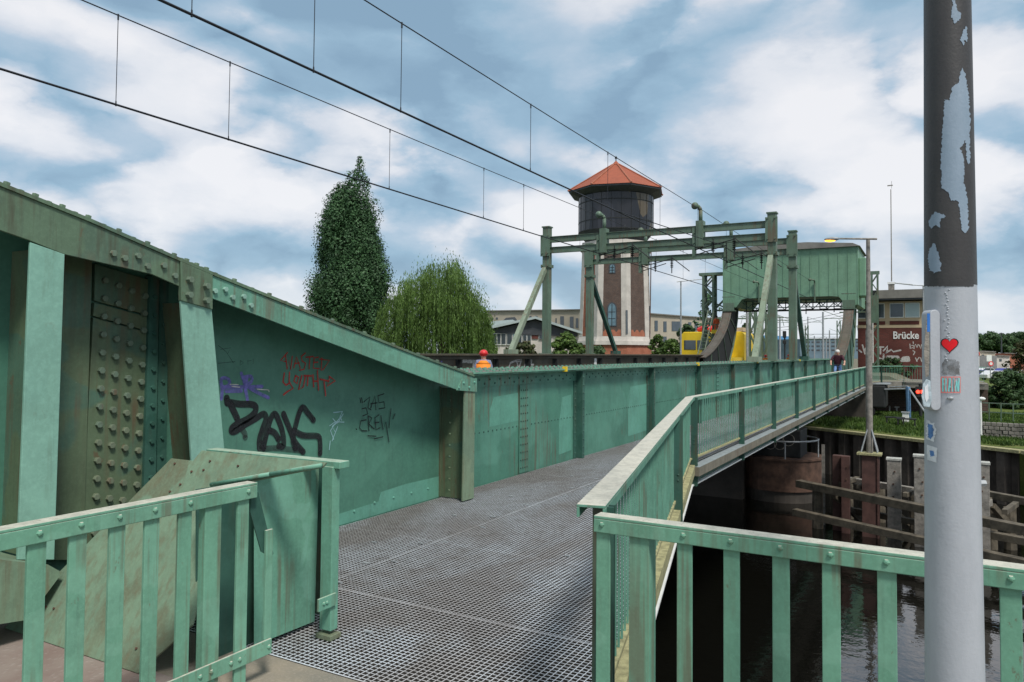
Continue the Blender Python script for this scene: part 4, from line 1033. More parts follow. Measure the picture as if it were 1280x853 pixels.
# lattice mast helper
def lattice(mb, x, y, z0, z1, w, seg, r=.05):
    for a in (-1, 1):
        for b in (-1, 1): mb.bar((x+a*w/2, y+b*w/2, z0), (x+a*w/2, y+b*w/2, z1), r, r)
    n = max(1, round((z1-z0)/seg))
    for i in range(n):
        za = z0+(z1-z0)*i/n; zb = z0+(z1-z0)*(i+1)/n; q = 1 if i % 2 else -1
        for b in (-1, 1):
            mb.bar((x-q*w/2, y+b*w/2, za), (x+q*w/2, y+b*w/2, zb), r*.6, r*.6); mb.bar((x+b*w/2, y-q*w/2, za), (x+b*w/2, y+q*w/2, zb), r*.6, r*.6)
# left lattice tower with platform and ladder
p = atD(887, 440, 56); TX, TY = p.x, p.y
tt = thing('lattice_tower', 'green lattice tower with work platform beside the left rocker', 'tower', (TX, TY, 0))
mb = MB(); lattice(mb, TX, TY, -.5, 7.55, .75, .8, .16); mb.build('mast', 'gantry', tt)
mb = MB(); mb.box(TX-.7, TX+1.1, TY-.45, TY+.4, 7.55, 7.75); mb.build('head_beam', 'gantry', tt)
mb = MB(); mb.bar((TX+.3, TY, 4.9), (TX+1.6, TY, 6.2), .13, .13); mb.bar((TX+.3, TY, 4.9), (TX+2.0, TY, 4.9), .12, .12); mb.bar((TX+.3, TY, 5.5), (TX+1.6, TY, 4.9), .1, .1); mb.build('bracket', 'gantry', tt)
PX, PY_ = atD(900, 420, 55.5).x, atD(900, 420, 55.5).y
mb = MB(); mb.box(PX-1.1, PX+.9, PY_-.6, PY_+.7, 2.68, 2.78); mb.build('platform', 'gantry', tt)
mb = MB()
for xx in (PX-1.05, PX-.1, PX+.85): mb.box(xx-.025, xx+.025, PY_-.6, PY_-.55, 2.78, 3.85)
mb.box(PX-1.1, PX+.9, PY_-.6, PY_-.55, 3.8, 3.85); mb.box(PX-1.1, PX+.9, PY_-.6, PY_-.55, 3.3, 3.34); mb.build('platform_railing', 'gantry', tt)
mb = MB(); a = atD(889, 388, 55); b = atD(876, 443, 54)
for o_ in (-.22, .22): mb.bar(a+Vector((o_, 0, 0)), b+Vector((o_, 0, 0)), .05, .07)
for k in range(12): q = a.lerp(b, (k+.5)/12); mb.bar(q+Vector((-.22, 0, 0)), q+Vector((.22, 0, 0)), .03, .03)
lad = mb.build('ladder', 'gantrypale', tt)
mb = MB(); q = atD(899, 414.5, 54.9); mb.box(q.x-.55, q.x+.35, q.y-.1, q.y+.1, q.z-.15, q.z+.12); mb.build('yellow_box', 'yellow', tt)
# right lattice mast with bracket
p = atD(1094, 440, 59); RX, RY = p.x, p.y
tt = thing('lattice_mast', 'green lattice mast with crossbar beside the brick signal house', 'mast', (RX, RY, 0))
mb = MB(); lattice(mb, RX, RY, 0, 8.1, .42, .7, .12); mb.build('mast', 'gantry', tt)
mb = MB(); mb.box(RX-2.1, RX+.35, RY-.2, RY+.2, 8.1, 8.35); mb.build('head_beam', 'gantry', tt)
mb = MB(); mb.bar((RX-2.6, RY, 5.6), (RX, RY, 5.6), .1, .1); mb.bar((RX-2.6, RY, 5.1), (RX, RY, 5.1), .1, .1)
for k in range(5): mb.bar((RX-2.6+k*.52, RY, 5.1 if k % 2 else 5.6), (RX-2.08+k*.52, RY, 5.6 if k % 2 else 5.1), .06, .06)
mb.bar((RX-1.7, RY, 7.0), (RX-.2, RY, 5.6), .1, .1)
mb.build('bracket', 'gantry', tt)
mb = MB(); mb.box(RX-.25, RX+.25, RY-.28, RY-.22, 4.2, 6.4); mb.build('cover_panel', 'gantry', tt)
mb = MB(); mb.tube((RX-.15, RY-.3, 1), (RX-.15, RY-.3, 4.2), .06, .06, 8); mb.build('cable_pipe', 'whiteg', tt)

# ------------------------------------------------------------------ signal house "Bruecke"
def signal_house():
    x0, x1, y0, y1 = -5.3, -.35, 67.0, 74
    t = thing('signal_house', 'red brick bridge signal house with flat roof and white lettering', 'building', (x0, y0, LZ))
    zs = lambda py: 1.65+(444.3-py)*(y0*1.0+0)/F*.905+0
    D0 = atD(1120, 440, 1); 
    def Z(py): return onY(1120, py, y0).z
    mb = MB(); mb.box(x0, x1, y0, y1, LZ-.3, Z(410)); mb.build('wall', 'brickred', t)
    mb = MB(); mb.box(x0-.02, x1+.02, y0-.02, y1, Z(410)+.001, Z(406.5)); mb.box(x0, x1, y0+.05, y1, Z(406.5), Z(377)); mb.build('upper_storey', 'cream', t)
    X = lambda px: onY(px, 400, y0).x
    for a, b in ((1072, 1106.5), (1112, 1149)):
        mb = MB(); mb.box(max(X(a), x0+.05), X(b), y0-.01, y0+.049, Z(406), Z(401.5)); mb.build('brick_band', 'brickred', t)
    for a, b, c, d, m in ((1073, 1082, 380, 397, 'glass'), (1083, 1088, 380, 397, 'glass'), (1097, 1105, 380, 397, 'glass'), (1113, 1129, 380, 396.5, 'glass'), (1132, 1149, 380, 396.5, 'glassw')):
        mb = MB(); mb.box(max(X(a), x0+.03)-.05, X(b)+.05, y0-.01, y0+.048, Z(d)-.06, Z(c)+.06); w = mb.build('window_frame', 'white', t)
        mb = MB(); mb.box(max(X(a), x0+.03), X(b), y0-.016, y0-.011, Z(d), Z(c)); mb.build('pane', m, w)
    mb = MB(); mb.box(x0-.35, x1+.45, y0-.9, y1+.3, Z(375.8), Z(374)); mb.build('soffit', 'slate', t)
    mb = MB(); mb.box(x0-.4, x1+.5, y0-.95, y1+.35, Z(373.9), Z(363.5)); mb.build('roof', 'greyroof', t)
    mb = MB(); cx_ = X(1113.5); mb.box(cx_-.22, cx_+.22, y0+1.2, y0+1.7, Z(364), Z(351)-0); ch = mb.build('chimney', 'timber', t)
    mb = MB(); mb.box(cx_-.27, cx_+.27, y0+1.15, y0+1.75, Z(353.5), Z(351)); mb.build('chimney_cap', 'white', ch)
    mb = MB(); mb.box(X(1157.5)-.04, X(1157.5)+.04, y0-.1, y0-.02, LZ, Z(374)); mb.build('downpipe', 'timber', t)
    # lettering
    cu = bpy.data.curves.new('lettering', 'FONT'); cu.body = 'Brücke'; cu.size = 1; cu.extrude = .02; cu.offset = .018; cu.resolution_u = 3
    o = bpy.data.objects.new('tmp_text', cu); C.objects.link(o); dg = bpy.context.evaluated_depsgraph_get()
    me = bpy.data.meshes.new_from_object(o.evaluated_get(dg)); bpy.data.objects.remove(o)
    xs = [v.co.x for v in me.vertices]; ys = [v.co.y for v in me.vertices]
    w0, h0 = max(xs)-min(xs), max(ys)-min(ys); A_ = X(1116.5); B_ = X(1148.5); zt, zb = Z(414.5), Z(424)
    for v in me.vertices:
        x = A_+(v.co.x-min(xs))/w0*(B_-A_); z = zb+(v.co.y-min(ys))/h0*(zt-zb); y = y0-.02-v.co.z
        v.co = (x-x0, y-y0, z-LZ)
    me.materials.clear(); me.materials.append(M['white']); to = bpy.data.objects.new('lettering', me); C.objects.link(to); to.parent = t
    # white graffiti
    def gr(strokes, w, m='whiteg'):
        mb = MB(); [ribbon(mb, [onY(a, b, y0-.003-i*.0004) for a, b in s_], w, (0, -1, 0)) for i, s_ in enumerate(strokes)]; mb.build('graffiti', m, t)
    kx = lambda L: [[(1060+a/7.76, 360+b/7.76) for a, b in s_] for s_ in L]
    gr(kx([[(140,555),(165,640)], [(190,560),(160,605),(205,635)], [(110,605),(130,625)], [(285,575),(345,575)], [(315,575),(315,640)], [(345,610),(385,565),(380,610),(360,635),(420,600),(440,620),(510,605)]]), .12)
    gr(kx([[(600,545),(605,590),(625,580)], [(620,560),(640,555),(640,590)], [(632,525),(634,540)], [(655,550),(670,580),(680,550)], [(690,555),(705,590),(715,550)], [(630,610),(650,620),(635,650)], [(655,680),(670,715)], [(690,675),(665,710)], [(705,680),(715,715)]]), .07)
    gr(kx([[(300,680),(330,690),(320,720),(300,720)], [(345,665),(345,715)], [(345,645),(347,650)]]), .14)
    gr(kx([[(385,700),(480,700)], [(385,675),(480,675)], [(520,700),(585,700)], [(540,685),(580,680)]]), .30)
    # lower yard wall below landing
signal_house()
def mast(px, pt, pb, D, r, label, name='mast', m='timber', zb=None, arms=(), cat='mast', extra=None, r2=None):
    p = atD(px, pb, D); q = atD(px, pt, D); z0 = p.z if zb is None else zb
    t = thing(name, label, cat, (p.x, p.y, z0))
    mb = MB(); mb.tube((p.x, p.y, z0), (p.x, p.y, q.z), r, r2 or r*.7, 8); mb.build('pole', m, t)
    for (dpx, py, dpx2, py2, rr) in arms:
        a = atD(px+dpx, py, D); b = atD(px+dpx2, py2, D); mb = MB(); mb.tube(a, b, rr, rr*.8, 6); mb.build('arm', m, t)
    if extra: extra(t, p, q)
    return t
def ant(t, p, q):
    mb = MB(); mb.tube(q, q+Vector((0, 0, .7)), .015); mb.bar(q+Vector((-.35, 0, .3)), q+Vector((.1, 0, .3)), .03, .1); mb.build('antenna', 'timber', t)
mast(1114.5, 236, 352, 68, .05, 'tall thin antenna mast rising from the signal house roof', m='timber', extra=ant)
mast(1155, 357, 462, 57, .07, 'slender grey street lamp pole at the right corner of the signal house', name='street_lamp', cat='street lamp', arms=((4, 357.5, -14, 356.5, .045), (-14, 356.3, -36, 354, .06)), zb=-.1, m='galv')
mast(851, 351, 445, 62, .08, 'thin grey catenary mast with short arm in front of the beige building', m='galv', arms=((-5, 352.5, 27, 349, .045),), cat='mast')

# ------------------------------------------------------------------ lit street lamp on a pile
def lamp():
    p = atD(1087, 566, 24); q = atD(1088.5, 297, 24)
    t = thing('street_lamp', 'tall grey lamp pole with lit orange lamp standing on a rusty pile', 'street lamp', (p.x, p.y, p.z))
    mb = MB(); mb.tube((p.x, p.y, p.z), (p.x, p.y, q.z*.45), .105, .095, 14, mi=0); mb.tube((p.x, p.y, q.z*.45), (p.x, p.y, q.z), .075, .06, 14); mb.build('pole', 'timber', t, smooth=False)
    a = atD(1096, 299, 24); b = atD(1049, 298.5, 24)
    mb = MB(); mb.tube(a, b, .032, .028, 8); mb.build('arm', 'timber', t)
    h = atD(1040, 299, 24); mb = MB(); mb.ball(h, .24, 12, 8, (1, .45, .28)); hd = mb.build('lamp_head', 'galv', t, smooth=True)
    mb = MB(); mb.ball((h.x-.05, h.y, h.z-.045), .17, 12, 8, (1, .5, .28)); mb.build('lamp_glass', 'lampon', hd, smooth=True)
    mb = MB()
    for s_ in (-1, 1):
        mb.bar((p.x+s_*.24, p.y-.2, p.z+.03), (p.x+s_*.06, p.y-.08, p.z+.75), .035, .035); mb.bar((p.x+s_*.24, p.y+.2, p.z+.03), (p.x+s_*.06, p.y+.08, p.z+.75), .035, .035)
    mb.build('stay', 'galv', t)
    mb = MB(); mb.box(p.x-.36, p.x+.36, p.y-.3, p.y+.3, p.z-.06, p.z); mb.build('base_plate', 'lichen', t)
    f = thing('steel_pile', 'rusty red steel pile carrying the tall lamp pole', 'pile', (p.x, p.y, WZ))
    mb = MB(); mb.box(p.x-.22, p.x+.22, p.y-.22, p.y+.22, WZ-1, p.z-.061); mb.box(p.x+.221, p.x+.28, p.y-.26, p.y+.26, WZ-1, p.z-.061); mb.build('pile_shaft', 'rustred', f, bevel=.01)
lamp()

# ------------------------------------------------------------------ fenders, piles, pier
def fender(px0, py0, px1, py1, z, w, h, label, m='timberdk', ext=1.6):
    a = onZ(px0, py0, z); b = onZ(px1, py1, z); b = a+(b-a)*ext; mb = MB(); mb.bar(a-Vector((0, 0, h/2)), b-Vector((0, 0, h/2)), w, h)
    return mb.build('fender_beam', m, bevel=.012, label=label, cat='timber beam', group='horizontal fender timbers')
fender(998, 600, 1158, 632, -2.7, .3, .24, 'upper front horizontal timber beam reaching from the rusty pier')
fender(993, 636, 1158, 672, -3.45, .26, .22, 'lower dark horizontal timber beam just above the water', ext=1.9)
fender(1045, 594, 1158, 612, -2.6, .2, .2, 'rear upper timber beam behind the grey posts', 'timber')
fender(1062, 634, 1158, 652, -3.5, .2, .18, 'rear lower timber beam close to the water behind the fender')
fender(1090, 622, 1158, 634, -3.05, .2, .2, 'middle timber beam between the upper and lower rear beams', 'timberdk', ext=2.4)
fender(1225, 612, 1280, 622, -2.62, .24, .22, 'upper rear timber beam to the right of the thick pole', 'timberdk', ext=2.0)
fender(1216, 660, 1280, 672, -3.3, .24, .2, 'lower dark timber beam at the right edge above bright water', 'timberdk', ext=2.0)
fender(1216, 690, 1280, 702, -3.95, .2, .18, 'lowest timber beam touching the water at the right edge', 'timberdk', ext=2.0)
for i_, (a_, b_, c_, d_) in enumerate(((1035, 612, 1075, 650), (1095, 618, 1135, 655), (1240, 632, 1275, 672))):
    mb = MB(); mb.bar(onZ(a_, b_, -2.8), onZ(c_, d_, -3.9), .16, .16); mb.build('brace_timber', 'timberdk', bevel=.01, label=['sloping brace timber beside the red steel piles', 'sloping brace timber below the capped grey post', 'sloping brace timber right of the thick pole'][i_], cat='timber beam')
ra = onZ(1060, 598, -2.6)
for i, px in enumerate((1072, 1094, 1150, 1237, 1270)):
    a = onZ(px, 594+(px-1045)*.16, -2.65); dd = Vector((-.25, -1, 0)).normalized()
    fb = MB(); fb.bar(a, a+dd*1.6, .14, .14)
    fb.build('cross_beam', 'timberdk', bevel=.01, label=['short cross timber beside the red steel pile', 'short cross timber below the lamp pile', 'short cross timber at the post hidden by the thick pole', 'short cross timber just right of the thick pole', 'short cross timber at the right edge of the picture'][i], cat='timber beam')
def pile(px, pt, w, D, label, m='timber', cap=None, name='timber_post', cat='post', group='mooring posts along the fender'):
    p = atD(px, pt, D); t = thing(name, label, cat, (p.x, p.y, WZ), group)
    mb = MB(); mb.box(p.x-w/2, p.x+w/2, p.y-w/2, p.y+w/2, WZ-1, p.z); mb.build('shaft', m, t, bevel=.015)
    if cap: mb = MB(); mb.box(p.x-w/2-.02, p.x+w/2+.02, p.y-w/2-.02, p.y+w/2+.02, p.z+.001, p.z+.06); mb.build('cap', cap, t)
    mb = MB()
    for k in range(3): mb.bolt((p.x+random.uniform(-.05, .05), p.y-w/2, p.z-.35-k*.4), (0, -1, 0), .03, .03)
    mb.build('bolt_heads', 'rust', t)
pile(1117.5, 575, .40, 23.8, 'pale grey square timber post right of the lamp pile', cap='postcap')
pile(1151, 571, .38, 22.8, 'grey square timber post half behind the thick pole', cap='postcap')
pile(1227.5, 580, .34, 21, 'grey timber post immediately right of the thick pole', cap='postcap')
pile(1047, 569, .3, 24.8, 'left half of the pair of red oxide steel piles', 'rustred', None, 'steel_pile', 'pile')
pile(1057, 570, .26, 24.4, 'right half of the pair of red oxide steel piles', 'rustred', None, 'steel_pile', 'pile')
for i, (px, D) in enumerate(((1022, 25), (1060, 26.5), (1078, 25.6), (1100, 26), (1143, 25), (1180, 24), (1238, 22.5), (1262, 22.5))):
    p = onZ(px, 620, -2.75) if 0 else atD(px, 612, D)
    mb = MB(); mb.tube((p.x, p.y, WZ-1), (p.x, p.y, -2.95), .19, .17, 10)
    mb.build('timber_pile', 'timberdk', label=['dark round pile right beside the rusty pier', 'dark round pile below the red steel piles', 'dark round pile left of the lamp pile', 'dark round pile right of the lamp pile', 'dark round pile under the capped grey post', 'dark round pile behind the thick pole', 'dark round pile right of the thick pole', 'dark round pile near the right picture edge'][i], cat='pile', group='dark piles under the fender')
mb = MB(); a = atD(1029, 556, 25.5); mb.box(a.x-.05, a.x+.05, a.y-.03, a.y+.03, WZ-.5, a.z); mb.build('gauge_post', 'timber', label='thin grey gauge post beside the rusty pier', cat='post')

def pier():
    c = atD(976, 590, 30.5); cx, cy = c.x, c.y; zt = -2.55; r = 1.62
    t = thing('bridge_pier', 'round rusty steel cased pier under the walkway with concrete foot', 'pier', (cx, cy, WZ))
    mb = MB(); mb.tube((cx, cy, -3.75), (cx, cy, zt), r, r, 48); mb.tube((cx, cy, zt), (cx, cy, zt+.07), r+.05, r+.05, 48); mb.build('casing', 'rust', t, smooth=False)
    mb = MB(); mb.tube((cx, cy, WZ-1), (cx, cy, -3.76), r-.08, r-.08, 48); mb.build('foot', 'concdk', t)
    mb = MB(); pts = [(cx+1.45*math.cos(a), cy+1.45*math.sin(a), zt+.75) for a in [math.radians(x) for x in range(-170, 80, 12)]]; mb.path(pts, .035, 6)
    for i in (2, 8, 14, 19): mb.tube((pts[i][0], pts[i][1], zt), pts[i], .03, .03, 6)
    mb.build('guard_hoop', 'galv', t)
    mb = MB(); mb.box(cx-1.0, cx+.9, cy-.9, cy+.9, zt+.07, -1.4); mb.box(cx-.6, cx+.5, cy-.6, cy+.6, -1.4, -.6); mb.build('bearing', 'dark', t, bevel=.03)
    mb = MB()
    for i in range(4):
        q = [cx+random.uniform(-.6, .8), cy-1.0+random.uniform(-.3, .1), zt+.2+random.random()*1.1]; pts = []
        for k in range(13): a = 2*math.pi*k/12; pts.append((q[0]+.22*math.cos(a), q[1]+.1*math.sin(a), q[2]+.22*math.sin(a)))
        mb.path(pts, .012, 5)
    mb.build('cable_coils', 'timber', t)
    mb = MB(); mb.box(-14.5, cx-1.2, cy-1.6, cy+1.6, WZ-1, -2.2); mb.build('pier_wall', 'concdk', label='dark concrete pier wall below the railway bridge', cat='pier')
    # near dark pier block
    mb = MB(); mb.prism([(-4.1, -3.2), (-4.1, -2.7), (-15, -2.7), (-15, -3.2)], 'y', 20, 20.2)
pier()

# ------------------------------------------------------------------ sheet pile walls along the bank
def sheet(a, b, label, top):
    a = Vector((*a, 0)); b = Vector((*b, 0)); d = (b-a); L = d.length; d.normalize(); nn = Vector((d.y, -d.x, 0))
    t = thing('sheet_pile_wall', label, 'retaining wall', (a.x, a.y, WZ))
    pr = []; s_ = 0; k = 0
    while s_ < L:
        for u, dep in ((0, 0), (.30, 0), (.40, .32), (.70, .32)):
            if s_+u <= L: pr.append(a+d*(s_+u)+nn*dep)
        s_ += .8
    mb = MB(); m = len(pr); vs = [(p.x, p.y, WZ-1) for p in pr]+[(p.x, p.y, top-.12) for p in pr]
    mb.add(vs, [(i, i+1, i+1+m, i+m) for i in range(m-1)]); mb.build('piling', 'sheet', t)
    mb = MB(); mb.bar(a+nn*.14+Vector((0, 0, top-.06)), b+nn*.14+Vector((0, 0, top-.06)), .5, .12); mb.build('cap_beam', 'lichen', t)
sheet((-14, 40.7), (-5.6, 40.35), 'dark sheet pile wall section in shadow under the bridge', LZ)
sheet((-5.5, 40.3), (3.1, 35.05), 'ribbed sheet pile wall below the grass bank behind the lamp pile', LZ)
sheet((3.15, 35.0), (24, 22.25), 'ribbed sheet pile wall at the far right behind the thick pole', LZ)

# abutment under far end, lower brick wall, yard things
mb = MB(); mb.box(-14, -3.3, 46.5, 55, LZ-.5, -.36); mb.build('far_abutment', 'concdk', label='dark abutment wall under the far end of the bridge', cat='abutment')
mb = MB(); mb.box(-3.25, 3.0, 54.5, 55.4, LZ-.5, -.4); mb.build('basement_wall', 'brickdk', label='sooty brick wall below the landing with the white T mark', cat='wall')
mb = MB()
for a, b in (((1119, 509), (1123.5, 509)), ((1121, 509), (1121, 514)), ((1112, 508), (1112, 513))): ribbon(mb, [onY(a[0], a[1], 54.49), onY(b[0], b[1], 54.485)], .09, (0, -1, 0))
w_ = mb.build('white_mark', 'whiteg', bpy.data.objects['basement_wall'])
p = atD(1103, 489, 47); t = thing('wall_lamp', 'small white floodlight under the landing', 'lamp', tuple(p)); mb = MB(); mb.ball(p, .16, 10, 6, (1.3, .8, .8)); mb.build('lamp_body', 'white', t); mb = MB(); mb.path([p, p+Vector((.6, .2, .25)), p+Vector((1.6, .4, .25))], .04, 6); mb.build('bracket', 'galv', t)
# blue post with pipe
p = atD(1136, 536, 42); q = atD(1135, 484, 42); t = thing('signal_gantry', 'faded blue post with pale diagonal strut on the bank', 'post', tuple(p))
mb = MB(); mb.tube((p.x, p.y, LZ), q, .12, .12, 8); mb.build('post', 'bluepale', t)
mb = MB(); mb.tube(q, atD(1158, 518, 41), .05, .05, 6); mb.build('strut', 'galv', t)
mb = MB(); mb.tube(q+Vector((0, 0, -.1)), atD(1106, 487, 43), .05, .05, 6); mb.tube(q+Vector((0, 0, .05)), atD(1112, 484, 43), .04, .04, 6); mb.build('crossbar', 'galv', t)
p = atD(1151, 534, 43); t = thing('river_signal', 'black signal post showing red light left of the thick pole', 'signal', (p.x, p.y, LZ)); mb = MB(); mb.tube((p.x, p.y, LZ), (p.x, p.y, atD(1151, 480, 43).z), .09, .09, 8); mb.build('post', 'dark', t)
for px in (1147.5, 1152.5):
    q = atD(px, 490, 42.7); mb = MB(); mb.box(q.x-.14, q.x+.14, q.y, q.y+.15, q.z-.3, q.z+.3); h_ = mb.build('lamp_housing', 'dark', t); mb = MB(); mb.tube(q+Vector((0, -.005, 0)), q+Vector((0, -.06, 0)), .1, .1, 12); mb.build('red_lens', 'redlight', h_)
# small boat trailer / covered trailer left of lamp post
p = atD(1068, 530, 44); t = thing('covered_trailer', 'black covered trailer parked on the grass under the landing', 'trailer', (p.x, p.y, LZ))
mb = MB(); mb.box(p.x-1.8, p.x+1.7, p.y-.3, p.y+2, LZ+.55, LZ+1.9); mb.build('cover', 'dark', t, bevel=.1)
for s_ in (-1, 1): mb = MB(); mb.tube((p.x+s_*.9-.1, p.y-.35, LZ+.33), (p.x+s_*.9-.1, p.y-.15, LZ+.33), .33, .33, 16); mb.build('wheel', 'rubber', t)
mb = MB(); mb.box(p.x-1.8, p.x+1.9, p.y-.3, p.y+1.9, LZ+1.92, LZ+1.98); mb.build('roof_sheet', 'galv', t)
# benches
for i, (px, py, lab) in enumerate(((1119, 532, 'low dark bench on the grass under the landing, left one'), (1133, 534, 'low dark bench on the grass beside the blue post'))):
    p = onZ(px, py, LZ); t = thing('bench', lab, 'bench', tuple(p)); mb = MB(); mb.box(p.x-.45, p.x+.45, p.y-.15, p.y+.15, LZ+.38, LZ+.44); mb.build('seat', 'dark', t)
    for s_ in (-.38, .38): mb = MB(); mb.box(p.x+s_-.03, p.x+s_+.03, p.y-.13, p.y+.13, LZ, LZ+.38); mb.build('leg', 'dark', t)
p = onZ(1132, 529, LZ); t = thing('marker_stone', 'small white box on the grass next to the blue post', 'box', tuple(p)); mb = MB(); mb.box(p.x-.16, p.x+.16, p.y-.15, p.y+.15, LZ+.0, LZ+.55); mb.build('body', 'white', t, bevel=.02); mb = MB(); mb.box(p.x-.2, p.x+.2, p.y-.19, p.y+.19, LZ+.55, LZ+.6); mb.build('lid', 'galv', t)

# ------------------------------------------------------------------ water tower
def tower():
    D = 120; c = atD(769, 440, D); cx, cy = c.x, c.y
    Z = lambda py: atD(769, py, D-3).z
    t = thing('water_tower', 'water tower with orange octagonal roof, dark drum and white brick shaft', 'water tower', (cx, cy, LZ))
    sc = D/F; A0 = math.atan2(-cy, -cx)   # direction to the camera
    def ang(k, off=R(-17)): return A0+off+math.pi/4*k
    def octo(r, z, n=8, off=R(17)): return [(cx+r*math.cos(A0+off+2*math.pi*k/n), cy+r*math.sin(A0+off+2*math.pi*k/n), z) for k in range(n)]
    def frust(mb, r0, z0, r1, z1, n=8, off=R(17), cap=True, mi=0):
        a = octo(r0, z0, n, off); b = octo(r1, z1, n, off)
        mb.add(a+b, [(k, (k+1) % n, (k+1) % n+n, k+n) for k in range(n)]+([tuple(range(n)), tuple(range(2*n-1, n-1, -1))] if cap else []), mi)
    OFF = R(17)
    zb0, zb1, zs0, zs1 = LZ-.5, Z(431.5), Z(421), Z(312)
    mb = MB(); frust(mb, 48*sc, zb0, 48*sc, zb1, off=OFF); mb.build('brick_base', 'brickor', t)
    mb = MB(); frust(mb, 50.5*sc, zb1+.01, 50*sc, zb1+.6, off=OFF); frust(mb, 48*sc, zb1+.61, 46.5*sc, zs0, off=OFF); mb.build('plinth', 'render_wh', t)
    mb = MB(); frust(mb, 46*sc, zs0, 42.6*sc, zs1, off=OFF); mb.build('shaft', 'brickdk', t)
    # corner pilasters
    for k in range(8):
        mb = MB()
        for (r0, r1) in ((46.6*sc, 43.2*sc),):
            a = A0+OFF+2*math.pi*k/8
            def P(r, z, w, dirn):
                rad_ = Vector((math.cos(a), math.sin(a), 0)); # point along the face next to corner
                nxt = Vector((math.cos(a+dirn*math.pi/4), math.sin(a+dirn*math.pi/4), 0)); e_ = (nxt-rad_).normalized()
                return Vector((cx, cy, z))+rad_*r+e_*w
            vs = []
            w0 = .83
            for (z, r) in ((zs0+.01, r0), (zs1, r1)):
                vs += [P(r, z, w0, -1), P(r, z, 0, 1), P(r, z, w0, 1), P(r-.55, z, w0, 1), P(r-.7, z, 0, 1), P(r-.55, z, w0, -1)]
            mb.add(vs, [(0,1,7,6),(1,2,8,7),(2,3,9,8),(3,4,10,9),(4,5,11,10),(5,0,6,11),(0,1,2,3,4,5),(11,10,9,8,7,6)])
        pl = mb.build('pilaster', 'render_wh', t)
        if k == 0 or k == 7:
            pass
    mb = MB(); frust(mb, 46*sc, zs1+.01, 46*sc, zs1+.5, off=OFF); frust(mb, 44.5*sc, zs1+.51, 43*sc, zs1+1.4, off=OFF); mb.build('cornice', 'render_wh', t)
    # face panels red stain and windows. faces: k between corner k and k+1
    def face(k, u, z, out=.05):
        r = (46+(42.6-46)*(z-zs0)/(zs1-zs0))*sc
        a = Vector((math.cos(A0+OFF+math.pi/4*k), math.sin(A0+OFF+math.pi/4*k), 0))*r; b = Vector((math.cos(A0+OFF+math.pi/4*(k+1)), math.sin(A0+OFF+math.pi/4*(k+1)), 0))*r
        n_ = (a+b).normalized(); return Vector((cx, cy, z))+a.lerp(b, u)+n_*out
    # which faces point at camera: -1 (between corner -1 and 0) and 0
    def arch(k, u0, u1, za, zb, m, out):
        pts = [face(k, u0, za, out), face(k, u1, za, out)]; n_ = 8; zr = zb-(zb-za)*.25
        for i in range(n_+1): q = i/n_; th = math.pi*q; pts.append(face(k, (u0+u1)/2+(u1-u0)/2*math.cos(th), zr+(zb-zr)*math.sin(th), out))
        mb = MB(); mm = len(pts); nrm = (face(k, .5, za, 1)-face(k, .5, za, 0))
        mb.add(pts+[p-nrm*.1 for p in pts], [tuple(range(mm))]+[(i, i+mm, (i+1) % mm+mm, (i+1) % mm) for i in range(mm)]); return mb, m
    for k in (-3, -2, -1, 0, 1):
        if k in (-1, 0, 1):
            tests = [(k, .36, .64, Z(350), Z(331)), (k, .33, .67, Z(410), Z(379))] if k in (-2, 0) or True else []
        for (kk, a, b, c_, d_) in [(k, .38, .62, Z(343.5), Z(331)), (k, .33, .67, Z(409), Z(379))]:
            if k in (0, -3): continue
            mb, _ = arch(kk, a, b, c_, d_, '', .06); w_ = mb.build('window', 'slate', t)
            mb, _ = arch(kk, a+.04, b-.04, c_+.15, d_-.2, '', .08); mb.build('pane', 'glassb', w_)
            mb = MB(); q0 = face(kk, .5, c_+.1, .09); q1 = face(kk, .5, d_-.3, .09); mb.bar(q0, q1, .09, .06)
            for f_ in (.33, .6): mb.bar(face(kk, a+.05, c_+(d_-c_)*f_, .09), face(kk, b-.05, c_+(d_-c_)*f_, .09), .08, .06)
            mb.build('muntin', 'dark', w_)
    mb = MB(); pts = [face(-2, .18, zs0+.05, .02), face(-2, .95, zs0+.05, .02), face(-2, .95, zs1-.1, .02), face(-2, .18, zs1-.1, .02)]; mb.add(pts, [(0, 1, 2, 3)]); mb.build('brick_patch', 'brickor', t)
    # slit window in pilaster
    mb = MB(); a = Vector((math.cos(A0+OFF), math.sin(A0+OFF), 0)); 
    zz0, zz1 = Z(418), Z(389); 
    q0 = Vector((cx, cy, zz0))+a*(46.9*sc-.02); q1 = Vector((cx, cy, zz1))+a*(46.0*sc-.06); mb.bar(q0, q1, .3, .12, up=a); mb.build('slit_window', 'glass', t)
    # stains
    for k in (-1, 0, 1):
        mb = MB(); pts = [face(k, .2, zs0+.02, .02), face(k, .8, zs0+.02, .02)]+[face(k, .8-.6*i/8, zs0+.6+.5*abs(math.sin(i*2.1+k)), .02) for i in range(9)]
        mb.add(pts, [tuple(range(len(pts)))]); mb.build('brick_patch', 'brickor', t)
    # drum
    zd0, zd1 = Z(288), Z(243); rd = 46.5*sc
    mb = MB(); frust(mb, 43*sc*.55, zs1+1.4, 37*sc, Z(300), 24); frust(mb, 37*sc, Z(300), rd, zd0, 24); mb.build('drum_base', 'slate', t)
    mb = MB(); frust(mb, rd, zd0, rd, zd1, 48); mb.build('drum', 'drumglass', t)
    mb = MB()
    for q in range(24): a = 2*math.pi*q/24; mb.tube((cx+(rd+.03)*math.cos(a), cy+(rd+.03)*math.sin(a), zd0), (cx+(rd+.03)*math.cos(a), cy+(rd+.03)*math.sin(a), zd1), .03, .03, 5)
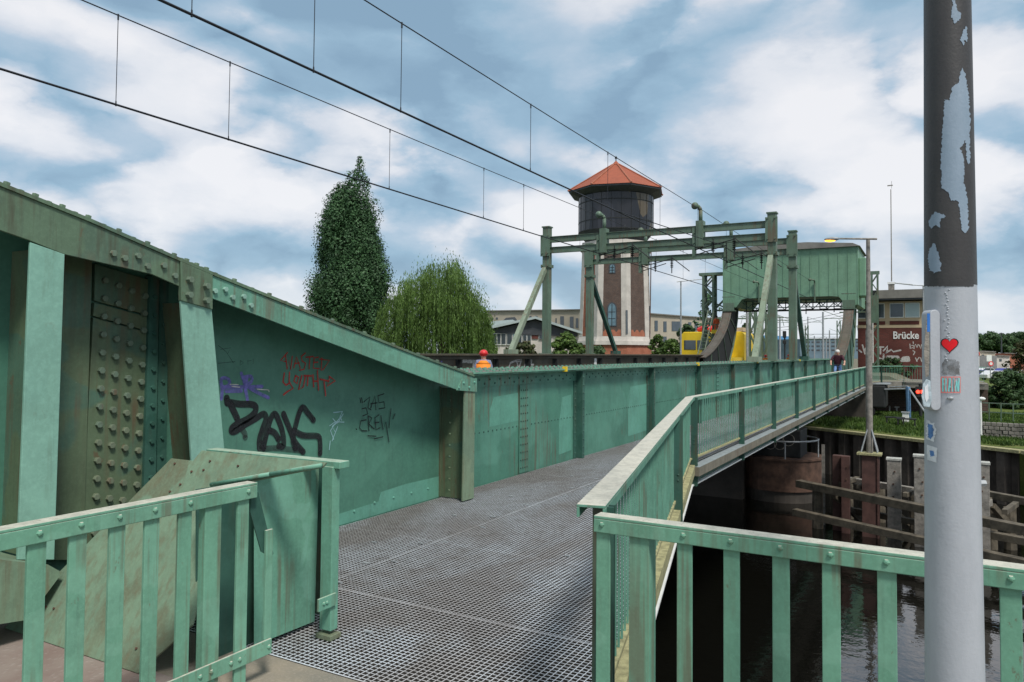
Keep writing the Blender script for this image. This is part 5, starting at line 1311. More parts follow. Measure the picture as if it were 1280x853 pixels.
    for zf in (.0, .27, .8): z = zd0+(zd1-zd0)*zf; frust(mb, rd+.06, z, rd+.06, z+.12, 48)
    mb.build('drum_frame', 'dark', t)
    re = 60.5*sc; ze = Z(237.5)
    mb = MB(); frust(mb, rd, zd1+.01, re, ze, 8, OFF, False); frust(mb, rd*.98, zd1-.6, rd*.99, zd1, 24); frust(mb, re, ze, re, ze+.25, 8, OFF); mb.build('eaves', 'slate', t)
    mb = MB(); frust(mb, re+.15, ze+.26, 4.5*sc, Z(198.5), 8, OFF); frust(mb, 6*sc, Z(199), .5*sc, Z(193), 8, OFF); rf = mb.build('roof', 'tiles', t)
    mb = MB()
    A_, B_ = octo(re+.2, ze+.3, 8, OFF), octo(4.6*sc, Z(198), 8, OFF)
    for a_, b_ in zip(A_, B_): mb.tube(a_, b_, .14, .12, 6)
    mb.build('hip_ridge', 'rust' if 0 else 'brickor', rf)
    mb = MB(); mb.tube((cx, cy, Z(194)), (cx, cy, Z(186.5)), .09, .04, 6); mb.ball((cx, cy, Z(189)), .22, 8, 6); mb.build('finial', 'dark', rf)
    mb = MB(); q = octo(46.9*sc, 0, 8, OFF)[1]; mb.tube((q[0], q[1], 2), (q[0]+.2, q[1], zs1), .08, .08, 6); mb.build('downpipe', 'rust', t)
def drumglass():
    m, t, b = newmat('drum_glass'); p = pos(t, (1, 1, .5))
    v = nd(t, 'ShaderNodeTexVoronoi'); v.inputs['Scale'].default_value = .42; t.links.new(p, v.inputs[0])
    sp = nd(t, 'ShaderNodeSeparateColor'); t.links.new(v.outputs[1], sp.inputs[0])
    c = mix(t, ramp(t, sp.outputs[0], .74, .76), (.014, .015, .02), (.09, .07, .045)); c = mix(t, ramp(t, sp.outputs[1], .7, .72, 0, .8), c, (.03, .032, .042))  # tan cells put reflections into the panel colour
    t.links.new(c, b.inputs['Base Color']); b.inputs['Roughness'].default_value = .35; return m
M['drumglass'] = drumglass()
tower()

# ------------------------------------------------------------------ foliage
def leafmesh(name, pts, size, mat, parent, dirs=None, asp=.55, droop=None, **k):
    nrm = None
    if isinstance(pts, tuple): pts, nrm = pts
    """many small leaf quads"""
    n = len(pts); pts = np.asarray(pts, float)
    if dirs is None: d = rng.normal(size=(n, 3)); d[:, 2] *= .7
    else: d = np.asarray(dirs)+rng.normal(size=(n, 3))*.25
    d /= np.linalg.norm(d, axis=1)[:, None]
    r_ = rng.normal(size=(n, 3)); s_ = np.cross(d, r_); s_ /= np.linalg.norm(s_, axis=1)[:, None]+1e-9
    if nrm is not None:
        nn_ = nrm+rng.normal(size=(n, 3))*.3; nn_ /= np.linalg.norm(nn_, axis=1)[:, None]
        d = np.cross(nn_, rng.normal(size=(n, 3))); d /= np.linalg.norm(d, axis=1)[:, None]+1e-9; s_ = np.cross(nn_, d)
    L = (size*(.6+.8*rng.random(n)))[:, None]; W = L*asp
    v = np.stack([pts-d*L*.5, pts+s_*W*.5, pts+d*L*.5, pts-s_*W*.5], 1).reshape(-1, 3)
    org = np.array(root_loc(parent)); v -= org
    me = bpy.data.meshes.new(name); me.vertices.add(4*n); me.vertices.foreach_set('co', v.ravel())
    me.loops.add(4*n); me.loops.foreach_set('vertex_index', np.arange(4*n, dtype=np.int32))
    me.polygons.add(n); me.polygons.foreach_set('loop_start', np.arange(0, 4*n, 4, dtype=np.int32)); me.polygons.foreach_set('loop_total', np.full(n, 4, dtype=np.int32))
    me.update(); me.validate(); me.materials.append(M[mat])
    o = bpy.data.objects.new(name, me); C.objects.link(o); o.parent = parent; tag(o, **k); return o
def clumps(centers, radii, per, jitter=.35, flat=.75):
    out = []; nr = []
    for c, r_ in zip(centers, radii):
        m_ = max(4, int(per*(r_**2)))
        u = rng.normal(size=(m_, 3)); u /= np.linalg.norm(u, axis=1)[:, None]; rr = r_*(1-jitter*rng.random(m_)**1.6)[:, None]
        rr = rr*(1+.22*np.sin(u[:, :1]*7+c[0]*3)*np.cos(u[:, 2:3]*6+c[2]))
        q = u*rr; q[:, 2] *= flat; out.append(q+np.asarray(c)); w = u.copy(); w[:, 2] = w[:, 2]+.25; nr.append(w)
    return np.concatenate(out), np.concatenate(nr)
def trunk_mesh(t, base, h, r, limbs):
    mb = MB(); b = Vector(base); prev = b; pr = r
    for i in range(1, 6):
        q = b+Vector((random.uniform(-.03, .03)*h*.3, random.uniform(-.03, .03)*h*.3, h*i/5)); rr = r*(1-.16*i); mb.tube(prev, q, pr, rr, 9); prev = q; pr = rr
    for l in limbs: mb.tube(b+Vector((0, 0, h*random.uniform(.45, .95))), Vector(l), r*.35, r*.08, 6)
    mb.build('trunk', 'bark', t)
def poplar():
    D = 68; c = atD(437, 440, D); cx, cy = c.x, c.y; sc = D/F
    t = thing('poplar_tree', 'tall dark green columnar tree standing left of the willow', 'tree', (cx, cy, LZ))
    prof = [(440, -42, 40), (408, -49, 44), (395, -49, 50), (372, -57, 52), (360, -56, 54), (350, -54, 55), (338, -52, 45), (322, -50, 42), (288, -42, 40), (262, -36, 33), (243, -27, 29), (228, -18, 26), (212, -11, 20), (203, -1, 17), (196, 4, 14)]
    cs, rs = [], []
    for i in range(430):
        py = 196+244*(random.random()**.72)
        for (p0, l0, r0), (p1, l1, r1) in zip(prof, prof[1:]):
            if p1 <= py <= p0: f = (py-p0)/(p1-p0); l = l0+(l1-l0)*f; r_ = r0+(r1-r0)*f; break
        w = max(.15, (r_-l)/2*sc-.45); mid = (l+r_)/2*sc; a = random.uniform(0, 2*math.pi); q = math.sqrt(random.uniform(.3, 1))*random.uniform(.86, 1.02)
        off = rgtv*(mid+w*q*math.cos(a))+fwv*(w*.9*q*math.sin(a)); z = atD(437, py, D).z
        cr = max(.34, min(1.15, w*.42))*random.uniform(.45, 1.15)
        cs.append((cx+off.x, cy+off.y, z+(1-q)*.4)); rs.append(cr)
    leafmesh('crown', clumps(cs, rs, 420, .4, 1.55), .165, 'leafdk', t, asp=.8)
    ci = [(cx+rgtv.x*random.uniform(-2, 2)*f+fwv.x*random.uniform(-2, 2)*f, cy+rgtv.y*random.uniform(-2, 2)*f+fwv.y*random.uniform(-2, 2)*f, 2+15*(1-f)) for f in [random.uniform(.12, 1) for _ in range(120)]]
    leafmesh('inner_crown', clumps(ci, [.9]*120, 120, .9, 1.3), .24, 'leafdk', t, asp=.8)
    trunk_mesh(t, (cx, cy, LZ), 17, .42, [(cs[i][0], cs[i][1], cs[i][2]) for i in range(0, 200, 14)])
rgtv = Vector((math.cos(YAW), math.sin(YAW), 0)); fwv = Vector((-math.sin(YAW), math.cos(YAW), 0))
poplar()
def willow():
    D = 60; c = atD(552, 440, D); sc = D/F
    t = thing('willow_tree', 'yellow green weeping willow right of the tall dark tree', 'tree', (c.x, c.y, LZ))
    P, Dr = [], []
    def top(px):   # silhouette height in px
        pts = [(470, 400), (474, 380), (486, 370), (499, 365), (503, 346), (518, 333), (528, 334), (534, 325), (548, 327), (562, 318), (570, 322), (581, 338), (594, 351), (600, 366), (607, 376), (613, 392), (619, 410)]
        for (a, b), (c_, d) in zip(pts, pts[1:]):
            if a <= px <= c_: return b+(d-b)*(px-a)/(c_-a)
        return 430
    bunches = []
    for i in range(260):
        px = random.uniform(474, 617); a = random.uniform(-1, 1); bunches.append((px, a, random.random()**1.3*95, random.uniform(1.4, 4.2), random.uniform(-.25, .25)))
    for (bpx, ba, bd, bL, bs) in bunches:
      for _ in range(13):
        px = min(618, max(473, bpx+random.gauss(0, 3.2))); a = ba+random.gauss(0, .07); w = 1-min(1, abs((px-545)/75))**2.2*.75
        depth = a*4.6*w; py0 = top(px)+abs(a)**2.2*34+bd+random.uniform(-2, 5)
        z = atD(px, py0, D).z; o = Vector((c.x, c.y, 0))+rgtv*((px-552)*sc)+fwv*depth
        L = bL*random.uniform(.6, 1.15); outd = (rgtv*((px-552)/70)+fwv*a)*.30; s_ = 0
        vx = outd*2.0+rgtv*bs+Vector((random.uniform(-.1, .1), random.uniform(-.1, .1), 0)); q = Vector((o.x, o.y, z)); v = Vector((vx.x, vx.y, random.uniform(-.1, .2)))
        while s_ < L and q.z > LZ+.6:
            v = v*.86+Vector((0, 0, -.30)); v2 = v.normalized(); q = q+v2*.11; s_ += .11
            P.append(tuple(q+Vector((random.uniform(-.05, .05), random.uniform(-.05, .05), 0)))); Dr.append(tuple(v2))
    for i in range(520):  # inner foliage
        px = random.uniform(486, 608); z = atD(px, top(px)+random.uniform(14, 110), D).z; o = Vector((c.x, c.y, 0))+rgtv*((px-552)*sc)+fwv*random.uniform(-2.5, 2.5)
        for _ in range(60): P.append((o.x+random.gauss(0, .35), o.y+random.gauss(0, .4), z+random.gauss(0, .6))); Dr.append((0, 0, -1))
    leafmesh('crown', P, .23, 'leafwil', t, dirs=Dr, asp=.24)
    trunk_mesh(t, (c.x, c.y, LZ), 6.5, .5, [(Vector((c.x, c.y, 0))+rgtv*a+Vector((0, 0, z))).to_tuple() for a, z in ((-4, 4.5), (-2.5, 6), (-1, 7.5), (1, 8), (2.3, 7), (3.4, 5), (-3, 3.5), (3, 4))])
willow()
def bush(px, pt, pw, D, label, mat, base=None, name='shrub', cat='shrub', leaf=.14, per=260, open_=.0, trunk=False, z0=None, group=None, n=120):
    sc = D/F; c = atD(px, 440, D); zt = atD(px, pt, D).z; zb = LZ if z0 is None else z0; w = pw/2*sc; h = zt-zb
    t = thing(name, label, cat, (c.x, c.y, zb), group); cs, rs = [], []
    zc0 = zb+(h*.32 if trunk else .1)
    for i in range(n):
        th = random.uniform(0, 2*math.pi); u = random.random(); q = math.sqrt(random.uniform(.1, 1)); zz = u
        prof = (1-zz**2.6)**.5*1.15 if not trunk else math.sin(math.pi*(.12+.86*zz))**.7
        prof *= random.uniform(.75, 1.1)
        o = rgtv*(w*q*prof*math.cos(th))+fwv*(w*.8*q*prof*math.sin(th)); r_ = max(.22, min(w, h)*random.uniform(.13, .26))
        cs.append((c.x+o.x, c.y+o.y, zc0+(zt-r_*.5-zc0)*zz)); rs.append(r_)
    leafmesh('crown', clumps(cs, rs, per*(2.6 if not trunk else 2.2), .6), leaf*1.25, mat, t, asp=.7)
    if trunk: trunk_mesh(t, (c.x, c.y, zb), h*.7, max(.08, h*.02), cs[::6])
    else:
        mb = MB()
        for q in cs[::8]: mb.tube((c.x, c.y, zb), q, .05, .02, 5)
        mb.build('stems', 'bark', t)
    return t
bush(656, 426, 52, 42, 'brownish green hedge shrub in front of the gabled house', 'leafred', n=110, per=420)
bush(709, 415, 58, 40, 'rounded bright green shrub at the foot of the water tower', 'leafmid', n=110, per=420)
bush(748, 431, 32, 41, 'low dark green shrub right of the rounded bright shrub', 'leaffar')
bush(640, 434, 60, 48, 'low hedge shrub beside the hanging willow branches', 'leafred')
bush(822, 418, 26, 95, 'small light green tree just right of the water tower', 'leafmid', name='tree', cat='tree', trunk=True, leaf=.28, per=90)
bush(838, 424, 34, 85, 'light green bushy tree left of the yellow rail vehicle', 'leafmid', name='tree', cat='tree', trunk=True, leaf=.26, per=100)
bush(858, 404, 34, 100, 'mid green tree behind the yellow rail vehicle', 'leaffar', name='tree', cat='tree', trunk=True, leaf=.3, per=80)
bush(885, 366, 38, 88, 'dark open tree behind the lattice tower', 'leafdk', name='tree', cat='tree', trunk=True, leaf=.32, per=40, n=70)
bush(932, 404, 22, 110, 'small dark tree seen through the portal right of the yellow vehicle', 'leaffar', name='tree', cat='tree', trunk=True, leaf=.3, per=80)
bush(1112, 446, 70, 60, 'green shrub row in front of the signal house wall', 'leaffar', z0=0, n=70)
bush(1262, 463, 60, 52, 'dark green bush on the bank right of the thick pole', 'leaffar', n=130, per=300)
bush(1285, 424, 50, 58, 'taller bush cut by the right picture edge', 'leafred', n=120, per=220)
# far tree line on the right
ps, rs = [], []
for i in range(420):
    px = random.uniform(1195, 1330); D = random.uniform(330, 380); pt = 421+6*mnoise.noise((px*.06, 0, 0))+random.uniform(0, 16); q = atD(px, pt, D); ps.append(tuple(q)); rs.append(random.uniform(1.6, 3.2))
leafmesh('tree_line', clumps(ps, rs, 30, .5), 1.1, 'leaffar', None, asp=.7, label='distant dark green tree line on the horizon at right', cat='trees', kind='stuff')
ps, rs = [], []
for i in range(430):
    px = random.uniform(-20, 1100); D = random.uniform(500, 600); q = atD(px, 437+random.uniform(0, 9), D); ps.append(tuple(q)); rs.append(random.uniform(2, 4))
leafmesh('wood', clumps(ps, rs, 8, .8), 1.8, 'leaffar', None, asp=.7, label='low distant woodland along the horizon beyond the rail yard', cat='trees', kind='stuff')
# grass on bank
G_ = []; 
for i in range(26000):
    u = random.random(); px = random.uniform(990, 1300); D = random.uniform(30, 47); q = atD(px, 500, D)
    bx = 40.4-(q.x+5.6)*.61+.6
    if q.y > bx: G_.append((q.x, q.y, LZ+.06))
leafmesh('grass_tufts', G_, .2, 'grassleaf' if 0 else 'leafmid', None, dirs=[(0, 0, 1)]*len(G_), asp=.25, label='rough grass growing on the river bank', cat='grass', kind='stuff')

# ------------------------------------------------------------------ buildings behind
def facade(name, label, px0, px1, D0, D1, ptop0, ptop1, mat, wins, depth=14, cat='building', winmat='glass', ztop=None):
    a = atD(px0, ptop0, D0); b = atD(px1, ptop1, D1); d = Vector((b.x-a.x, b.y-a.y, 0)); L = d.length; d.normalize(); nn = Vector((-d.y, d.x, 0))
    if nn.dot(fwv) < 0: nn = -nn
    t = thing(name, label, cat, (a.x, a.y, LZ)); a0 = Vector((a.x, a.y, 0)); b0 = Vector((b.x, b.y, 0))
    vs = [Vector((p.x, p.y, z)) for p, z in ((a0, LZ-.5), (b0, LZ-.5), (b0+nn*depth, LZ-.5), (a0+nn*depth, LZ-.5), (a0, a.z), (b0, b.z), (b0+nn*depth, b.z), (a0+nn*depth, a.z))]
    mb = MB(); mb.add(vs, [(0,3,2,1),(4,5,6,7),(0,1,5,4),(1,2,6,5),(2,3,7,6),(3,0,4,7)]); mb.build('wall', mat, t)
    mb = MB(); mb.bar(Vector((a.x, a.y, a.z+.1))-nn*.1, Vector((b.x, b.y, b.z+.1))-nn*.1, .5, .2); mb.build('roof_edge', 'greyroof', t)
    for (x0, x1, y0, y1) in wins:
        def W(px, py):
            r_ = ray(px, py); # intersect with facade plane
            s_ = (a0-Vector((0, 0, 0))).dot(nn)/Vector((r_.x, r_.y, 0)).dot(nn); return CAM+r_*s_
        p = [W(x0, y0), W(x1, y0), W(x1, y1), W(x0, y1)]
        mb = MB(); mb.add([q-nn*.06 for q in p]+[q+nn*.02 for q in p], [(0,1,2,3),(7,6,5,4),(0,4,5,1),(1,5,6,2),(2,6,7,3),(3,7,4,0)])
        w_ = mb.build('window', winmat, t)
    return t
facade('long_building', 'long beige flat roofed building behind the gabled house', 606, 726, 150, 140, 389.5, 388, 'beige',
    [(614,617,397.5,400),(620,622.5,397,399.5),(654,657,395.5,398.5),(662,664.5,395,398),(669,672,395,398),(700.5,705,395.5,408.5),(712.5,717,396,411),(694.5,696,398,405),(720,723,398,410)])
facade('long_building', 'beige flat roofed building right of the water tower with vertical windows', 806, 905, 130, 150, 392.5, 400, 'beige',
    [(818,822,401,414),(829,833,402,415),(839.5,851,402,414),(860,864,403,412),(868,872,403.5,413),(829,833,421,430)])
def house():
    D = 88; a = atD(606, 444, D); 
    t = thing('gabled_house', 'low house with wide dark gable, pale roof and white window band', 'house', (a.x, a.y, LZ))
    def P(px, py, dd=0): q = atD(px, py, D); return q+fwv*dd
    def plate(name, pts, m, th=.3, par=None, off=0):
        mb = MB(); k = len(pts); f_ = [P(*q)+fwv*off for q in pts]; mb.add(f_+[q+fwv*th for q in f_], [tuple(range(k)), tuple(range(2*k-1, k-1, -1))]+[(i, i+k, (i+1) % k+k, (i+1) % k) for i in range(k)]); return mb.build(name, m, par or t)
    plate('wall', [(606,415),(612,415),(722,420),(722,464),(606,464)], 'render_wh', 9, off=.1)
    plate('gable', [(612,413.5),(669,400.5),(722,417.5),(722,421),(664,419),(612,416)], 'slate', 9.5, off=-.12)
    mb = MB()
    for (q0, q1) in (((604, 413.5), (669, 399)), ((669, 399), (727, 418))):
        u, v = P(*q0), P(*q1); vs = [u-fwv*.8, v-fwv*.8, v+fwv*10, u+fwv*10]; mb.add(vs+[q+Vector((0, 0, .28)) for q in vs], [(0,3,2,1),(4,5,6,7),(0,1,5,4),(1,2,6,5),(2,3,7,6),(3,0,4,7)])
    mb.build('roof', 'paleroof', t)
    plate('side_roof', [(606,411.5),(614,400),(641,398),(650,403),(612,413)], 'paleroof', 6, off=4)
    plate('rooflight', [(625,401),(632,394.5),(644,393.5),(647,398),(640,399)], 'slate', 2, off=6)
    for x0, x1, m in ((616,620.5,'glass'),(621.8,625.5,'glass'),(627,632,'glass'),(634,640,'glass'),(641.5,645.5,'glassb'),(648,652,'glass'),(654,658,'glass'),(659.5,663.5,'glass'),(674,679,'glass')):
        w_ = plate('window_frame', [(x0-.5,416.6),(x1+.5,416.9),(x1+.5,431.5),(x0-.5,431.2)], 'white', .1, off=-.05) if x0 < 670 else plate('window_frame', [(x0-.5,418.6),(x1+.5,418.9),(x1+.5,424.5),(x0-.5,424.5)], 'white', .1, off=-.05)
        plate('pane', [(x0,417.4),(x1,417.6),(x1,430),(x0,430)] if x0 < 670 else [(x0,419),(x1,419),(x1,424),(x0,424)], m, .05, w_, off=-.1)
    plate('brick_panel', [(665,417.6),(672.5,418),(672.5,424),(665,423.6)], 'brickred', .1, off=-.03)
house()
facade('far_building', 'distant grey blue glass fronted building beyond the rail yard', 1000, 1078, 260, 270, 424, 424, 'farglass', [(1002+k*6.2, 1006+k*6.2, 427+q*5, 429+q*5) for k in range(12) for q in range(3)], 20, winmat='slate')
facade('far_building', 'distant low building with light blue roof band seen through the portal', 938, 1000, 285, 280, 420, 425, 'farglass', [(941+k*7, 946+k*7, 428+q*5, 430+q*5) for k in range(8) for q in range(2)], 20, winmat='white')
q0 = atD(938, 421.5, 283); q1 = atD(992, 423.5, 279); mb = MB(); mb.bar(q0, q1, .8, 1.6); mb.build('roof_sign_band', 'farblue', bpy.data.objects['far_building.001'])
for i, (a, b, pt, D, m, lab) in enumerate(((1224, 1244, 439.5, 190, 'beige', 'tan shed with dark eave far right beyond the parked cars'), (1246, 1262, 445, 180, 'render_wh', 'pale low shed between the tan shed and the orange roofed one'), (1255, 1284, 442, 200, 'brickor', 'far shed with orange roof line below the tree line'), (1212, 1224, 441, 170, 'white', 'narrow white shed partly behind the thick pole'))):
    facade('shed', lab, a, b, D, D, pt, pt+1, m, [(a+3, a+6, pt+4, pt+7)], 10, cat='shed')

# ------------------------------------------------------------------ yellow rail vehicle
def vehicle():
    x0, x1, y0, y1, z0, z1 = -18.55, -15.75, 61.5, 77.5, .55, 3.45
    t = thing('rail_vehicle', 'yellow track maintenance vehicle behind the left rocker', 'rail vehicle', (-17.1, 68, .25))
    mb = MB(); mb.prism([(x0, z0), (x1, z0), (x1, z1-.35), (x1-.3, z1), (x0+.3, z1), (x0, z1-.35)], 'y', y0, y0+6); mb.build('front_cab', 'yellow', t, bevel=.06)
    mb = MB(); mb.box(x0+.1, x1-.1, y0+6.02, y1-4.4, z0, 1.3); mb.build('flat_bed', 'yellow', t)
    mb = MB(); mb.prism([(x0, z0), (x1, z0), (x1, z1+.1), (x1-.25, z1+.35), (x0+.25, z1+.35), (x0, z1+.1)], 'y', y1-4.38, y1); mb.build('rear_cab', 'yellow', t, bevel=.06)
    mb = MB(); mb.box(x0+.15, x1-.15, y1-4.3, y1-.1, z1+.36, z1+.75); mb.build('roof_unit', 'cream', t)
    for a, b in ((x0+.35, -17.2), (-17.08, x1-.35)):
        mb = MB(); mb.box(a, b, y0-.03, y0+.02, 1.95, 2.75); mb.build('windscreen', 'glass', t, bevel=.02)
    mb = MB(); mb.box(x1-.01, x1+.02, y0+.8, y0+2.2, 1.95, 2.7); mb.build('side_window', 'glass', t)
    mb = MB(); mb.box(x1-.01, x1+.02, y1-3.2, y1-2.5, 1.8, 2.9); mb.build('side_window', 'glass', t)
    for a in (x0+.35, x1-.35): mb = MB(); mb.tube((a, y0-.05, 1.2), (a, y0+.01, 1.2), .13, .13, 12); mb.build('headlight', 'white', t)
    for yy in (y0+1.5, y0+3.2, y1-3.2, y1-1.5):
        for xx in (-17.9, -16.45): mb = MB(); mb.tube((xx, yy, .55), (xx+.12, yy, .55), .42, .42, 18); mb.build('wheel', 'dark', t)
    mb = MB(); mb.box(x0+.2, x1-.2, y0-.25, y0, .5, .8); mb.build('buffer_beam', 'dark', t)
    r_ = thing('red_cover', 'crumpled red tarpaulin bundle lying on the yellow vehicle roof', 'tarpaulin', (-16.8, y0+2, z1))
    mb = MB(); mb.ball((-16.8, y0+2, z1+.32), .55, 14, 9, (1.25, 1, .62)); mb.ball((-17.3, y0+2, z1+.25), .35, 10, 7, (1.1, 1, .7)); mb.build('bundle', 'helmet', r_)
vehicle()

# ------------------------------------------------------------------ rail yard masts and signals
yd = [(956,392,446,75,'lat'),(960,388,446,82,'lat'),(940.5,388,446,70,'lat'),(948,390,446,90,'lat'),(934,390,446,66,'pole'),(966,396,446,120,'lat'),(975,396,440,110,'pole'),(1008.5,407,446,125,'lat'),(1010,396,446,150,'pole'),(1029,390,446,95,'pole'),(1037,413,446,140,'pole'),(1048.5,401,444,115,'lat'),(1018,420,446,160,'pole'),(1033,422,446,170,'pole'),(1044,424,444,180,'pole'),(1004,422,446,190,'pole')]
desc = ['first from the left', 'second', 'third', 'fourth', 'fifth', 'sixth', 'seventh', 'eighth', 'ninth', 'tenth', 'eleventh', 'twelfth', 'thirteenth', 'fourteenth', 'fifteenth', 'sixteenth']
order = sorted(range(len(yd)), key=lambda i: yd[i][0])
for rank, i in enumerate(order):
    px, pt, pb, D, kind = yd[i]; p = atD(px, pb, D); q = atD(px, pt, D)
    t = thing('catenary_mast', '%s overhead line mast seen through the portal, %s' % ('lattice' if kind == 'lat' else 'plain grey', 'leftmost' if rank == 0 else desc[rank]+(' from the left' if rank else '')), 'mast', (p.x, p.y, .2), 'overhead line masts of the rail yard')
    mb = MB()
    if kind == 'lat': lattice(mb, p.x, p.y, .2, q.z, .45, 1.1, .12)
    else: mb.tube((p.x, p.y, .2), (p.x, p.y, q.z), .14, .11, 8)
    mb.build('mast', 'gantry' if kind == 'lat' else 'galv', t)
    mb = MB(); zz = q.z-(q.z-.2)*.12; dr = rgtv if rank % 2 else -rgtv
    o_ = Vector((p.x, p.y, zz)); mb.bar(o_, o_+dr*3, .08, .08); mb.bar(o_+Vector((0, 0, 1.0)), o_+dr*2.8, .05, .05); mb.bar(o_+dr*2.8, o_+dr*3.0+Vector((0, 0, -.8)), .04, .04); mb.build('arm', 'gantry', t)
for (a, pa, b, pb, D, lab) in ((955,397,1003,397,92,'upper line of yard wires seen through the portal'),(940,413,1000,407,120,'middle yard wire sloping through the portal'),(1000,402,1058,390,140,'yard wire rising to the right behind the portal'),(1000,418,1052,418,150,'lower yard wire above the far building')):
    mb = MB(); mb.tube(atD(a, pa, D), atD(b, pb, D), .04, .04, 5); mb.tube(atD(a, pa+4, D), atD(b, pb+3.5, D), .03, .03, 5)
    mb.build('yard_wire', 'wire', label=lab, cat='wire')
p = atD(981, 446, 85); t = thing('railway_signal', 'black railway signal with two heads seen through the portal', 'signal', (p.x, p.y, .2))
mb = MB(); mb.tube((p.x, p.y, .2), (p.x, p.y, atD(981, 414, 85).z), .09, .09, 8); mb.build('post', 'dark', t)
for a, b in ((414, 422.5), (425.5, 430)): z1 = atD(981, a, 85).z; z0 = atD(981, b, 85).z; mb = MB(); mb.box(p.x-.2, p.x+.2, p.y-.25, p.y-.08, z0, z1); mb.build('signal_head', 'dark', t, bevel=.05)
for px, w, h, D, m, lab in ((953, 9, 10, 62, 'galv', 'grey equipment cabinet beside the yellow vehicle'), (1027, 5, 6, 90, 'white', 'small white cabinet in the rail yard')):
    p = atD(px, 446, D); t = thing('cabinet', lab, 'cabinet', (p.x, p.y, .25)); mb = MB(); ww = w*D/F/2; mb.box(p.x-ww, p.x+ww, p.y-.3, p.y+.3, .26, .3+h*D/F); mb.build('body', m, t, bevel=.03); mb = MB(); mb.box(p.x-ww*.8, p.x+ww*.8, p.y-.32, p.y-.3, .4, .2+h*D/F); mb.build('door', m, t)

# ------------------------------------------------------------------ right bank furniture
p = onZ(1226, 548, LZ); t = thing('bank_lamp', 'short white lamp post on the grass right of the thick pole', 'lamp post', tuple(p))
D_ = (p-CAM).dot(Vector((-math.sin(YAW), math.cos(YAW), 0)))
mb = MB(); zt_ = atD(1226, 500, D_).z; mb.tube(p, (p.x, p.y, zt_), .06, .05, 8); mb.build('pole', 'white', t); mb = MB(); mb.ball((p.x+.05, p.y, zt_+.05), .11, 10, 6, (1.4, 1, .8)); mb.build('lamp_head', 'white', t)
p0 = onZ(1224, 545, LZ+.0); 
mb = MB(); a = onZ(1215, 546, LZ); b = onZ(1330, 553, LZ); k = 16
for r_ in range(4):
    for i in range(16):
        q = a.lerp(b, (i+.5*(r_ % 2))/16); q2 = a.lerp(b, (i+.5*(r_ % 2)+.93)/16)
        mb.bar(q+Vector((0, random.uniform(-.03, .03), .1+r_*.17)), q2+Vector((0, 0, .1+r_*.17)), .3, .155)
mb.build('stone_wall', 'concrete', label='low grey stone wall on the grass bank at right', cat='wall', bevel=.02)
t = thing('bank_fence', 'thin green metal fence above the low stone wall', 'fence', tuple(onZ(1250, 525, LZ)))
a = onZ(1222, 527, LZ); b = onZ(1330, 533, LZ)
for z in (.55, 1.05): mb = MB(); mb.bar(a+Vector((0, 0, z)), b+Vector((0, 0, z)), .05, .05); mb.build('rail', 'gantry', t)
for i in range(8): q = a.lerp(b, i/7); mb = MB(); mb.bar(q, q+Vector((0, 0, 1.08)), .06, .06); mb.build('post', 'gantry', t)
def car(px, D, label, m, heading):
    p = atD(px, 445, D); t = thing('parked_car', label, 'car', (0, 0, 0), 'cars parked beyond the bank')
    body = [(-2.1, .3), (2.1, .3), (2.15, .75), (1.3, .9), (.6, 1.42), (-1.2, 1.45), (-1.95, .95), (-2.15, .85)]
    mb = MB(); mb.prism([(x, z) for x, z in body], 'y', -.85, .85); mb.build('body', m, t, bevel=.08)
    for s_ in (-1, 1):
        mb = MB(); mb.prism([(1.1, .93), (.55, 1.36), (-1.1, 1.38), (-1.6, .95)], 'y', s_*.852, s_*.87); mb.build('side_window', 'glass', t)
        for xx in (-1.35, 1.35): mb = MB(); mb.tube((xx, s_*.7, .32), (xx, s_*.9, .32), .32, .32, 16); mb.build('wheel', 'rubber', t)
    t.location = (p.x, p.y, LZ); t.rotation_euler = (0, 0, heading)
H0 = YAW+.1
car(1245, 112, 'white parked car in the middle of the row right of the thick pole', 'carwhite', H0)
car(1268, 105, 'silver parked car at the right of the row beyond the bushes', 'cargrey', H0+.2)
car(1224, 118, 'dark blue parked car just right of the thick pole', 'carblue', H0-.1)
car(1258, 135, 'blue parked car behind the white and silver cars', 'carblue', H0)
car(1233, 140, 'white parked car behind the dark blue one', 'carwhite', H0+.1)
p = atD(1238, 465, 100); t = thing('road_sign', 'round white road sign with red ring and white board above', 'sign', (p.x, p.y, LZ))
mb = MB(); mb.tube((p.x, p.y, LZ), (p.x, p.y, atD(1238, 444, 100).z), .06, .06, 8); mb.build('post', 'galv', t)
q = atD(1238, 454.8, 100); mb = MB(); mb.tube(q-fwv*.1, q-fwv*.14, .33, .33, 24); sg = mb.build('sign_ring', 'stickred', t); mb = MB(); mb.tube(q-fwv*.141, q-fwv*.15, .21, .21, 24); mb.build('sign_disc', 'white', sg)
q = atD(1236, 448, 100); mb = MB(); mb.bar(q-rgtv*.35-fwv*.08, q+rgtv*.35-fwv*.08, .04, .85); mb.build('board', 'white', t)
p = atD(1223, 462, 95); t = thing('road_sign', 'narrow sign seen edge on just right of the thick pole', 'sign', (p.x, p.y, LZ)); mb = MB(); mb.tube((p.x, p.y, LZ), (p.x, p.y, atD(1223, 439, 95).z), .06, .06, 8); mb.build('post', 'white', t); q = atD(1222.5, 443, 95); mb = MB(); mb.tube(q-rgtv*.02, q+rgtv*.02, .33, .33, 20); mb.build('sign_disc', 'stickred', t)
mast(1252, 416, 446, 260, .25, 'tall floodlight mast rising above the distant tree line', m='slate', arms=((-2.4, 417, 2.6, 417, .2),))
